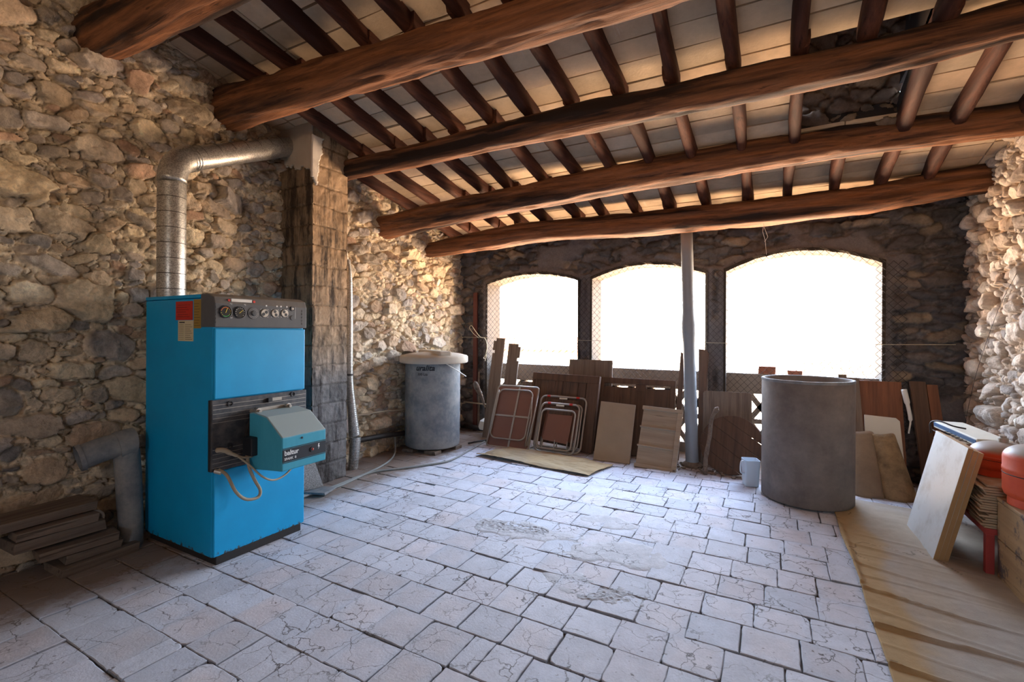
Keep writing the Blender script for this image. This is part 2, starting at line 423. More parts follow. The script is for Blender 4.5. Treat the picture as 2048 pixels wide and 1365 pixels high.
# ---- left wall
ys = np.concatenate([np.arange(YB, .3, .05), np.arange(.3, 5.2, .0062)]); zs = np.arange(-.02, 3.7, .0062)
U, V = np.meshgrid(ys, zs)
hL, cL = stonefield(U, V, 11, [(.12, 40), (.085, 260), (.062, 900), (.045, 3500), (.033, 9000), (.023, 12000)],
    ['c4b094', 'd6c3a2', 'aa9c8c', '9a9189', 'b8a086', 'd0c0a8', 'a69c94', 'b0927a', 'bea98e', 'dccaaa', '8f8984', 'b2a79a'], 'decdb2', (1.1, 2.9), .10, .040,
    .28, blocks=[(1.205, 1.42, .118, .125, 0)])
hL = hL + .17 * sst((2.35 - U) / .6) * sst((U + .3) / .6)       # the old wall bulges behind the boiler
hL = np.where(V > 3.02 - .2 * (U - 1.3) + .22, hL * .3, hL)
hL = np.where(U > 3.0, hL + .08, hL)           # the far stretch stands a little proud
keep = (zs[:-1, None] < zr(ys[None, :-1]) + .25)
o = meshobj('wall_left', np.stack([XL + hL, U, V], -1).reshape(-1, 3), gridfaces(*U.shape, keep=keep), M['stone_warm'], smooth=True, col=cL.reshape(-1, 3))
tag(o, kind='structure')
# ---- right wall
ys = np.concatenate([np.arange(YB, 2.2, .05), np.arange(2.2, 5.2, .008)]); zs = np.arange(-.02, 3.0, .008)
U, V = np.meshgrid(ys, zs)
hR, cR = stonefield(U, V, 23, [(.075, 120), (.058, 900), (.042, 3500), (.030, 7000), (.021, 9000)],
    ['c9bcae', 'dbd0c2', 'b5ada6', 'd2c5b5', 'c0ab98', 'e0d6ca', 'a99e95'], 'c4ad95', (1.0, 1.9), .08, .055, .55)
keep = (zs[:-1, None] < zr(ys[None, :-1]) + .25)
o = meshobj('wall_right', np.stack([XR - hR, U, V], -1).reshape(-1, 3), gridfaces(*U.shape, flip=True, keep=keep), M['stone_pale'], smooth=True, col=cR.reshape(-1, 3))
tag(o, kind='structure')
# ---- far wall with three arched openings down to the floor
WIN = [(-3.13, -1.90, 1.855, 1.955), (-1.755, -.56, 1.86, 1.985), (-.39, .85, 1.87, 2.02)]
def archz(x, w): a, b, s, c = w; t = (x - (a + b) / 2) / ((b - a) / 2); return s + (c - s) * (1 - t * t)
xs = np.arange(XL - .1, XR + .12, .01); zs = np.arange(-.02, 2.7, .01)
U, V = np.meshgrid(xs, zs)
hF, cF = stonefield(U, V, 37, [(.09, 400), (.065, 2200), (.045, 5000), (.03, 6000)],
    ['565250', '625a55', '4c4a4b', '6e645b', '504c4c', '7d7060', '5a5655'], '686260', (1.6, 4.2), .12, .035, .5)
plast = sst(fbm(U * 2.2, V * 1.6, 91, 3) * 9 - .4)
for w in WIN:     # a smoothed mortar margin round every opening
    dd = np.maximum(np.maximum(w[0] - U, U - w[1]), V - archz(U, w)); plast = np.maximum(plast, sst((.09 - dd) / .05) * (dd > 0))
hF = hF * (1 - plast) + (.03 + fbm(U * 12, V * 12, 55, 4) * .03) * plast
cF = cF * (1 - .8 * plast[..., None]) + np.array(lin('6e6a6a')) * .8 * plast[..., None]
xm = xs[:-1] + .005; zm = zs[:-1] + .005; XM, ZM = np.meshgrid(xm, zm); keep = np.ones(XM.shape, bool)
for w in WIN: keep &= ~((XM > w[0]) & (XM < w[1]) & (ZM < archz(XM, w)))
o = meshobj('wall_far', np.stack([U, YF - hF, V], -1).reshape(-1, 3), gridfaces(*U.shape, keep=keep), M['stone_dark'], smooth=True, col=cF.reshape(-1, 3))
tag(o, kind='structure')
M['reveal2'] = mat_plain('whitewash_dab', 'd5ccbe', .9, 0, .12, 14, .5, .005, .2)
M['reveal'] = mat_plain('weathered_reveal', '3c352d', .9, 0, .12, 14, .5, .005, .2)  # pale reveals: colour darkened to offset the blown-out window light, not weathering
for i, w in enumerate(WIN):
    pts = [(w[0], -.02)] + [(w[0] + .0 + (w[1] - w[0]) * k / 24, archz(w[0] + (w[1] - w[0]) * k / 24, w)) for k in range(25)] + [(w[1], -.02)]
    rnd = random.Random(i); V_ = []; F_ = []
    for yy, off in ((YF - .055, .012), (YF - .045, -.012), (YF + .05, -.006), (YF + .18, .0), (YF + .30, -.004), (YF + .30, .1)):
        for (x, z) in pts:
            cx, cz = (w[0] + w[1]) / 2, 1.0; j = rnd.uniform(-.005, .005)
            dx = off * (1 if x > cx else -1) if abs(x - cx) > .3 * (w[1] - w[0]) else 0
            V_.append((x + dx + j * .5, yy + j, z + (off + j if z > 1 else 0)))
    n = len(pts)
    for a in range(5):
        for b in range(n - 1): F_.append([a * n + b, a * n + b + 1, (a + 1) * n + b + 1, (a + 1) * n + b])
    o = meshobj('window_%d' % (i + 1), V_, F_, M['reveal']); tag(o, kind='structure')
# outer skin of the wall so it is not paper thin
mb = MB()
edges = [XL - .3] + [v for w in WIN for v in w[:2]] + [XR + .3]
for a, b in zip(edges[::2], edges[1::2]): mb.box((a, YF + .06, -.3), (b, YF + .30, 2.75))
mb.box((XL - .3, YF + .06, 2.03), (XR + .3, YF + .30, 2.75)); mb.box((XL - .3, YF + .06, -.5), (XR + .3, YF + .30, -.03))
for w in WIN:
    for k in range(24):
        xa = w[0] + (w[1] - w[0]) * k / 24; xb = w[0] + (w[1] - w[0]) * (k + 1) / 24
        mb.box((xa, YF + .06, max(archz(xa, w), archz(xb, w)) + .002), (xb, YF + .30, 2.04))
o = mb.build('trim_1', M['stone_dark'], colors=True); tag(o, kind='structure')
o.data.color_attributes['Col'].data.foreach_set('color', np.tile(np.array([.2, .17, .14, 1], dtype=np.float32), len(o.data.vertices)))
# back wall and the outer shells behind the side walls
def shell(name, lo, hi):
    m_ = MB().box(lo, hi); o = m_.build(name, M['plaster']); return tag(o, kind='structure')
mb = MB().box((XL - .3, YB - .2, -.1), (-.2, YB, 4.2)).box((.45, YB - .2, -.1), (XR + .3, YB, 4.2)).box((-.2, YB - .2, 2.05), (.45, YB, 4.2)).box((-.2, YB - .2, -.1), (.45, YB, 1.45))
tag(mb.build('wall_back', M['plaster']), kind='structure')      # unseen opening added behind the camera as fill light
shell('trim_2', (XL - .35, YB, -.3), (XL - .1, YF + .3, 4.2)); shell('trim_3', (XR + .1, YB, -.3), (XR + .35, YF + .3, 4.2))
# ---- floor: clay tiles in straight rows
rng = np.random.RandomState(5)
def floor_mesh():
    V_ = []; F_ = []; C_ = []; MI = []
    base = np.array(lin('c6c9d2'))
    def poly(v, f, c):
        b = len(V_); V_.extend(v); C_.extend(c); F_.extend([[q + b for q in g] for g in f]); MI.extend([0] * len(f))
    P = .2085
    row = 0; y = 2.285 - P * 24
    while y < 5.25:
        x = -3.75 + rng.uniform(0, .2); hh = P + rng.uniform(-.006, .006)
        while x < 1.5:
            wdt = P * (rng.choice([1, 1, 1, 1, 1, .5, .8]) if rng.rand() < .4 else 1) + rng.uniform(-.008, .008)
            g = .0008 + (.0035 if rng.rand() < .15 else 0); gy = .0016 + (.007 * rng.rand() if rng.rand() < .22 else 0)
            x0, x1, y0, y1 = x + g, x + wdt - g, y + gy * .4, y + hh - gy
            z0 = rng.normal(0, .0016); tx, ty = rng.normal(0, .011, 2)
            cr_ = [.003 if rng.rand() < .75 else rng.uniform(.006, .035) for _ in range(4)]
            ol = []
            cor = [(x1, y1, -1, -1), (x0, y1, 1, -1), (x0, y0, 1, 1), (x1, y0, -1, 1)]
            for k, (cx, cy, sx, sy) in enumerate(cor):
                r = min(cr_[k], wdt * .3)
                for q in range(3):
                    an = R(k * 90 + q * 45); ccx, ccy = cx + sx * r, cy + sy * r
                    ol.append([ccx + r * math.cos(an), ccy + r * math.sin(an)])
                nx = cor[(k + 1) % 4]
                for q in (1, 2, 3, 4, 5):
                    f = q / 6; ol.append([cx + (nx[0] - cx) * f, cy + (nx[1] - cy) * f])
            ol = np.array(ol)
            # keep order around the outline
            cen = np.array([(x0 + x1) / 2, (y0 + y1) / 2])
            ang = np.arctan2(ol[:, 1] - cen[1], ol[:, 0] - cen[0]); ol = ol[np.argsort(ang)]
            ol += rng.normal(0, .0011, ol.shape)
            inn = cen + (ol - cen) * (1 - .0042 / (np.linalg.norm(ol - cen, axis=1, keepdims=True)))
            mid = cen + (ol - cen) * .5
            n = len(ol)
            def Z(p, d): return z0 + tx * (p[0] - cen[0]) + ty * (p[1] - cen[1]) + d
            v = [(p[0], p[1], -.03) for p in ol] + [(p[0], p[1], Z(p, -.0025)) for p in ol] + [(p[0], p[1], Z(p, 0)) for p in inn] + [(p[0], p[1], Z(p, 0)) for p in mid] + [(cen[0], cen[1], Z(cen, 0))]
            f = []
            for k in range(n):
                k2 = (k + 1) % n
                for L in range(3): f.append([L * n + k, L * n + k2, (L + 1) * n + k2, (L + 1) * n + k])
                f.append([3 * n + k, 3 * n + k2, 4 * n])
            tint = base * rng.uniform(.90, 1.08)
            if rng.rand() < .22: tint = tint * np.array([1.03, .99, .97])
            if rng.rand() < .3: tint = tint * np.array([.98, 1.0, 1.02])
            pink = np.array([1.04, .98, .94]) if rng.rand() < .3 else np.array([1, 1, 1])
            c = [tint * .55] * (2 * n) + [tint * .97] * n + [tint * pink] * (n + 1)
            poly(v, f, c); x += wdt
        y += hh
    # the bed the tiles lie in
    nb = 60; bx = np.linspace(-3.8, 1.6, 160); by = np.linspace(-2.8, 5.35, 240); BU, BV = np.meshgrid(bx, by)
    bz = -.011 + fbm(BU * 9, BV * 9, 3, 3) * .012
    b0 = len(V_); V_.extend(np.stack([BU, BV, bz], -1).reshape(-1, 3).tolist()); C_.extend([np.array(lin('4b4038'))] * BU.size)
    gf = gridfaces(*BU.shape) + b0; F_.extend(gf.tolist()); MI.extend([0] * len(gf))
    # grainy cement spread over the middle of the floor
    gx = np.arange(-2.0, .2, .009); gy_ = np.arange(1.5, 3.35, .009); GU, GV = np.meshgrid(gx, gy_)
    def blob(cx, cy, rx, ry, a, s):
        c, q = math.cos(a), math.sin(a); dx, dy = GU - cx, GV - cy
        return 1 - np.sqrt(((dx * c + dy * q) / rx) ** 2 + ((-dx * q + dy * c) / ry) ** 2) + fbm(GU * 5, GV * 5, s, 4) * .9
    bl = np.maximum.reduce([blob(-1.38, 2.66, .50, .20, .1, 61), blob(-.78, 2.22, .46, .22, -.2, 62), blob(-.75, 2.62, .40, .22, .3, 63), blob(-.9, 3.05, .3, .14, 0, 64)])
    gran = np.maximum(blob(-1.42, 2.66, .34, .13, .1, 71), blob(-.62, 2.17, .36, .17, -.2, 72))
    gz = -.014 + .0165 * sst(bl / .5) + fbm(GU * 75, GV * 75, 5, 3) * .011 * sst(gran * 2.0) + fbm(GU * 8, GV * 8, 6, 3) * .004
    cc = np.array(lin('bcbcc0')) * (1 - .22 * sst(gran * 2)[..., None]) * (1 + .3 * fbm(GU * 40, GV * 40, 9, 2))[..., None]
    kp = (bl > -.05)[:-1, :-1]
    b0 = len(V_); V_.extend(np.stack([GU, GV, gz], -1).reshape(-1, 3).tolist()); C_.extend(cc.reshape(-1, 3))
    gf = gridfaces(*GU.shape, keep=kp) + b0; F_.extend(gf.tolist())
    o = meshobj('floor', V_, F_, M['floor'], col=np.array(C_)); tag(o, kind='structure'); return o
floor_mesh()
# ---- ceiling: clay tiles laid across the rafters
RX = [-3.42 + .3115 * i for i in range(16)]
RX = [-3.40, -3.08, -2.70, -2.41, -2.11, -1.77, -1.48, -1.16, -.85, -.52, -.19, .13, .435, .735, 1.03, 1.32]
HOLE = (.17, .71, 2.96, 3.86)
def ceiling():
    mb = MB(); rg = random.Random(3)
    gaps = [(-3.75, RX[0])] + list(zip(RX[:-1], RX[1:])) + [(RX[-1], 1.7)]
    y = -2.7
    while y < 5.35:
        for (a, b) in gaps:
            if a > HOLE[0] - .1 and b < HOLE[1] + .12 and y + .09 > HOLE[2] and y + .05 < HOLE[3]: continue
            t = rg.uniform(.72, 1.12); c = lin(rg.choice(['cbb496', 'd2bb9c', 'c0aa8e', 'c8b296', 'ceb292'])); c = tuple(q * t for q in c)
            dz = rg.uniform(-.003, .004); tl = rg.uniform(-.004, .004); tw = rg.uniform(-.003, .003)
            y0, y1 = y + .004, y + .166
            P = []
            for zz in (0, .022):
                for (xx, yy, s) in ((a + .004, y0, tw), (b - .004, y0, -tw), (b - .004, y1, -tw + tl), (a + .004, y1, tw + tl)):
                    P.append((xx, yy, zr(yy) + .092 + dz + s + zz))
            mb.add(P, [[0, 3, 2, 1], [4, 5, 6, 7], [0, 1, 5, 4], [1, 2, 6, 5], [2, 3, 7, 6], [3, 0, 4, 7]], c)
        y += .172
    dk = lin('2c2420')
    def slab(x0, x1, y0, y1):
        P = [(x, yy, zr(yy) + z) for z in (.112, .2) for (x, yy) in ((x0, y0), (x1, y0), (x1, y1), (x0, y1))]
        mb.add(P, [[0, 3, 2, 1], [4, 5, 6, 7], [0, 1, 5, 4], [1, 2, 6, 5], [2, 3, 7, 6], [3, 0, 4, 7]], dk)
    slab(-3.95, HOLE[0], -2.8, 5.6); slab(HOLE[1], 1.75, -2.8, 5.6); slab(HOLE[0], HOLE[1], -2.8, HOLE[2]); slab(HOLE[0], HOLE[1], HOLE[3], 5.6)
    # shaft above the missing tiles
    x0, x1, y0, y1 = HOLE; top = 3.55
    for lo, hi in (((x0 - .06, y0 - .06, zr(y0) + .1), (x0, y1 + .06, top)), ((x1, y0 - .06, zr(y0) + .1), (x1 + .06, y1 + .06, top)),
                   ((x0, y0 - .06, zr(y0) + .2), (x1, y0, top)), ((x0 - .06, y0 - .06, top), (x1 + .06, y1 + .1, top + .05))):
        mb.box(lo, hi, c=lin('3a302a'))
    o = mb.build('ceiling', M['ceil'], colors=True); tag(o, kind='structure')
ceiling()
gx = np.arange(.15, .73, .009); gz = np.arange(0, 1.05, .009); GU, GV = np.meshgrid(gx, gz)
hh, cc = stonefield(GU, GV, 71, [(.07, 200), (.045, 900), (.03, 1500)], ['6d5d50', '7b6a5b', '5d5048', '857058'], '7a6654', (1.3, 3), .14, .05)
# rubble upstand inside the gap, leaning back from the third beam
o = meshobj('trim_4', np.stack([GU, 3.93 - hh - .42 * GV, 2.60 + GV * .95], -1).reshape(-1, 3), gridfaces(*GU.shape), M['stone_dark'], smooth=True, col=cc.reshape(-1, 3)); tag(o, kind='structure')

# ================================================================== BEAMS AND RAFTERS
def beam(pts, rads, seed, label):
    """pts: (x,y,z) centre points"""
    P = smooth_path(pts, 22); n = len(P); rg = np.random.RandomState(seed)
    ts = np.linspace(0, len(pts) - 1, n); rr = np.interp(ts, range(len(pts)), rads)
    seg = 40; V_ = []; F_ = []
    for i, p in enumerate(P):
        for k in range(seg):
            th = 2 * PI * k / seg; c, s = math.cos(th), math.sin(th)
            m = (abs(c) ** 3.0 + abs(s) ** 3.0) ** (-1 / 3.0)
            V_.append((p.x, c, s, m))
    A = np.array(V_); i_ = np.repeat(np.arange(n), seg); th = np.arctan2(A[:, 2], A[:, 1])
    cx = A[:, 0]
    nz = fbm(cx * 1.6 + seed * 9, th * 1.1, seed, 3) * .36 + fbm(cx * 6 + seed, th * 4, seed + 3, 4) * .20 - .12 * np.exp(-((fbm(cx * .9 + seed, th * 2.2, seed + 8, 3)) / .035) ** 2)
    nz = nz * 1.0
    r = rr[i_] * A[:, 3] * (1 + nz)
    PP = np.array([tuple(p) for p in P])[i_]
    X_ = PP[:, 0]; Y_ = PP[:, 1] + r * A[:, 1] * 1.0; Z_ = PP[:, 2] + r * A[:, 2]
    VV = np.stack([X_, Y_, Z_], -1)
    for i in range(n - 1):
        for k in range(seg):
            k2 = (k + 1) % seg; F_.append([i * seg + k, (i + 1) * seg + k, (i + 1) * seg + k2, i * seg + k2])
    F_ += [list(range(seg)), [(n - 1) * seg + k for k in range(seg)][::-1]]
    o = meshobj('roof_beam', VV, F_, M['beam'], smooth=True)
    tag(o, label, 'beam', 'heavy round roof beams across the room'); return o
beam([(-3.72, 1.255, 2.985), (-3.26, 1.265, 2.955), (-2.56, 1.278, 2.925), (-1.2, 1.3, 2.90), (1.6, 1.35, 2.9)], [.13, .125, .11, .11, .11], 1, 'rough brown roof beam in the top left corner, nearest of the five')
beam([(-3.72, 2.01, 2.87), (-3.38, 2.024, 2.855), (-2.6, 2.045, 2.83), (-1.87, 2.064, 2.808), (-.94, 2.089, 2.785), (0, 2.11, 2.78), (1.6, 2.15, 2.8)], [.125, .125, .115, .103, .095, .095, .1], 2, 'thick orange-brown roof beam whose left end sits above the flue pipe')
beam([(-3.35, 2.95, 2.65), (-3.17, 2.93, 2.653), (-2.2, 2.93, 2.653), (-1.31, 2.93, 2.653), (-.37, 2.965, 2.653), (.36, 3.0, 2.662), (1.0, 3.03, 2.71), (1.6, 3.06, 2.73)], [.078, .078, .082, .088, .09, .085, .085, .09], 3, 'dark roof beam whose left end meets the chimney')
beam([(-3.66, 3.65, 2.34), (-3.41, 3.666, 2.337), (-2.5, 3.73, 2.42), (-1.7, 3.785, 2.473), (-.48, 3.87, 2.545), (.47, 3.936, 2.572), (1.0, 3.97, 2.57), (1.6, 4.0, 2.565)], [.10, .105, .112, .108, .106, .105, .103, .103], 4, 'long sagging roof beam between the chimney and the window wall')
beam([(-3.66, 4.40, 2.20), (-3.48, 4.411, 2.213), (-2.7, 4.455, 2.275), (-2.01, 4.498, 2.312), (-.67, 4.577, 2.287), (.56, 4.65, 2.318), (1.0, 4.68, 2.36), (1.36, 4.697, 2.396), (1.6, 4.71, 2.40)], [.075, .085, .10, .105, .108, .103, .103, .105, .105], 5, 'roof beam nearest the arched openings, carried by the grey pole')
ORD = ['first', 'second', 'third', 'fourth', 'fifth', 'sixth', 'seventh', 'eighth', 'ninth', 'tenth', 'eleventh', 'twelfth', 'thirteenth', 'fourteenth', 'fifteenth', 'sixteenth']
def rafter(x, y0, y1, seed, label, group):
    rg = random.Random(seed); n = 14; V_ = []; F_ = []; w = .0385 * rg.uniform(.88, 1.15); h = .05 * rg.uniform(.95, 1.05)
    sk = rg.uniform(-.012, .012); prof = [(-1, 1), (-1, .1), (-.86, -.62), (-.45, -.98), (.1, -1), (.6, -.9), (.92, -.5), (1, .15), (1, 1)]
    ph = rg.uniform(0, 9)
    for i in range(n + 1):
        t = i / n; y = y0 + (y1 - y0) * t; xc = x + sk * (t - .5) * 2 + .006 * math.sin(ph + t * 5)
        ww = w * (1 + .08 * math.sin(ph * 2 + t * 7)); zc = zr(y) + .045
        for (a, b) in prof: V_.append((xc + a * ww * (1 + rg.uniform(-.03, .03)), y, zc + b * h + rg.uniform(-.0015, .0015)))
    m = len(prof)
    for i in range(n):
        for k in range(m): k2 = (k + 1) % m; F_.append([i * m + k, i * m + k2, (i + 1) * m + k2, (i + 1) * m + k])
    F_ += [list(range(m))[::-1], [n * m + k for k in range(m)]]
    o = meshobj('rafter', V_, F_, M['rafter'], smooth=False); o.data.shade_smooth()
    e_ = o.modifiers.new('split', 'EDGE_SPLIT'); e_.split_angle = R(50)
    tag(o, label, 'rafter', group)
BAYS = [(.95, 2.10, 'roof bay above the flue pipe', 7, 0),
        (2.02, 3.0, 'roof bay beside the chimney top', 15, 1),
        (2.90, 3.95, 'roof bay with the dark opening', 16, 0),
        (3.87, 4.70, 'narrow bay before the pole-carried beam', 15, 0),
        (4.55, 5.16, 'last bay over the window wall', 11, 0)]
for bi, (y0, y1, where, cnt, st) in enumerate(BAYS):
    off = [.32, .0, .0, .01, .0][bi]; seen = 0
    for i, x in enumerate(RX):
        xx = x + off * (1 if bi == 0 else 1) + ((i * 37 + bi * 11) % 5 - 2) * .006
        if bi == 2 and .2 < x < .5: continue
        if bi == 1 and i == 0: continue
        if seen >= cnt or xx > 1.36: continue
        rafter(xx, y0, y1, bi * 40 + i, 'dark rafter in the %s, %s from the left wall' % (where, ORD[seen]), 'rafters in the ' + where)
        seen += 1

# ================================================================== CHIMNEY
def chimney():
    x0, x1, y0, y1 = -3.66, -3.20, 2.54, 2.895
    t = empty('chimney', 'square soot-streaked block chimney standing against the left wall', 'chimney', (-3.43, 2.75, 0))
    off = np.array([-3.43, 2.75, 0])
    zz = np.arange(0, 2.98, .009)
    def face(us, axis, sgn, seed):
        U, V = np.meshgrid(us, zz)
        course = V / .162 + .16 * fbm(U * 6, V * 6, seed, 3); row = np.floor(course)
        q = (U - us[0]) / (us[-1] - us[0]) * 2 + .10 * np.sin(row * 2.3)
        fz = np.abs(course - row - .5) * 2; fu = np.abs((q % 1) - .5) * 2
        jn = np.maximum(sst((fz - .90) / .08), sst((fu - .955) / .04) * .35)
        h = -jn * .012 + fbm(U * 14, V * 14, seed, 4) * .022 + (np.sin(row * 12.9898) * .5) * .006 + fbm(U * 60, V * 60, seed + 4, 3) * .006
        up = sst((V - .75) / .5)
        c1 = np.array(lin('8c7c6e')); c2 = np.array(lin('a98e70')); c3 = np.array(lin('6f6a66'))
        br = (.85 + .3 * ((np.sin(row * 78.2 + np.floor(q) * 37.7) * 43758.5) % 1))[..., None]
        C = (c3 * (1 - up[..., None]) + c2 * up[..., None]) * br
        C = C * (1 - .35 * jn[..., None]); C = C * (1 + .6 * fbm(U * 8, V * 8, seed + 8, 3))[..., None]
        return U, V, h, C
    out = []
    us = np.arange(y0, y1 + .001, .009); U, V, h, C = face(us, 0, 1, 3)
    meshobj('block_face', np.stack([x1 + h, U, V], -1).reshape(-1, 3) - off, gridfaces(*U.shape), M['soot'], t, True, col=C.reshape(-1, 3))
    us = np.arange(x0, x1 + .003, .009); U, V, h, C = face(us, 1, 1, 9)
    C = C * .62  # face turned from the windows: its shade is painted into the colour
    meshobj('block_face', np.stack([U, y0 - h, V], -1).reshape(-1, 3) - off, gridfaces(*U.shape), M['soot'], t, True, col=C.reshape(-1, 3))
    us = np.arange(x0, x1 + .003, .012); U, V, h, C = face(us, 1, 1, 15)
    meshobj('block_face', np.stack([U, y1 + h, V], -1).reshape(-1, 3) - off, gridfaces(*U.shape, flip=True), M['soot'], t, True, col=C.reshape(-1, 3))
    # plaster collar round the flue
    us = np.arange(x0 + .02, x1 + .006, .008); vs = np.arange(2.50, 2.985, .008); U, V = np.meshgrid(us, vs)
    low = 2.60 - .10 * (U - x0 - .2) / .3 + fbm(U * 30, U * 0 + 3, 5, 3) * .09
    k = ((V > low) & (U > x0 + .02 + .05 * (3 - V)))[:-1, :-1]
    hh = .016 + fbm(U * 12, V * 12, 4, 4) * .012
    o = meshobj('plaster_patch', np.stack([U, y0 - hh, V], -1).reshape(-1, 3) - off, gridfaces(*U.shape, keep=k), M['plaster'], t, True)
    s = o.modifiers.new('solid', 'SOLIDIFY'); s.thickness = .02; s.offset = -1; o['label'] = 'pale plaster patch around the flue hole'
    us = np.arange(y0 - .02, y0 + .10, .008); vs = np.arange(2.42, 2.82, .008); U, V = np.meshgrid(us, vs)
    k = ((U - y0 + .02) < .055 + .05 * np.clip((V - 2.5) / .3, 0, 1) + fbm(V * 22, V * 0 + 7, 8, 3) * .06)[:-1, :-1] & (V > 2.45 + fbm(U * 40, U * 0, 2, 2) * .1)[:-1, :-1]
    o = meshobj('plaster_patch', np.stack([x1 + .016 + fbm(U * 12, V * 12, 6, 3) * .01, U, V], -1).reshape(-1, 3) - off, gridfaces(*U.shape, keep=k), M['reveal2'], t, True)
    s = o.modifiers.new('solid', 'SOLIDIFY'); s.thickness = .02; s.offset = -1; o['label'] = 'white plaster edge'
chimney()

# ================================================================== BOILER
def text_mesh(name, body, size, mw, mat, parent, extrude=.0006, bold=0, align='LEFT', shear=0):
    c = bpy.data.curves.new(name, 'FONT'); c.body = body; c.size = size; c.extrude = extrude; c.offset = bold; c.align_x = align; c.shear = shear
    c.resolution_u = 3
    tmp = bpy.data.objects.new('tmp', c); COL.objects.link(tmp)
    bpy.context.view_layer.update()
    me = bpy.data.meshes.new_from_object(tmp.evaluated_get(bpy.context.evaluated_depsgraph_get()))
    bpy.data.objects.remove(tmp); me.materials.clear(); me.materials.append(mat); me.name = name
    o = bpy.data.objects.new(name, me); COL.objects.link(o); o.parent = parent; o.matrix_local = mw; return o
M['ink'] = mat_plain('white_ink', 'e6e6e2', .6, 0, .03, 5, 0)
M['blackink'] = mat_plain('black_ink', '16161a', .6, 0, .03, 5, 0)
M['red'] = mat_plain('red_sticker', 'c02a1c', .6, 0, .08, 20, 0)
M['redpaint'] = mat_plain('faded_red_paint', 'a33a34', .55, 0, .15, 10, .1)
M['yellow'] = mat_plain('brown_yellow_sticker', '9a7a34', .6, 0, .1, 20, 0)
M['paper'] = mat_plain('aged_paper', 'cdbf9a', .7, 0, .08, 20, 0)
M['green'] = mat_plain('green_scale', '3c9a4a', .6, 0, .05, 20, 0)
M['gyellow'] = mat_plain('yellow_scale', 'd9c14a', .6, 0, .05, 20, 0)
M['glass_dark'] = mat_plain('dial_face', '2a2c2a', .25, 0, .1, 20, 0)
M['lamp_red'] = mat_plain('red_lamp_lens', 'a8341c', .3, 0, .1, 20, 0)
M['cable'] = mat_plain('dusty_cable', '9a8a72', .7, 0, .2, 25, .2)
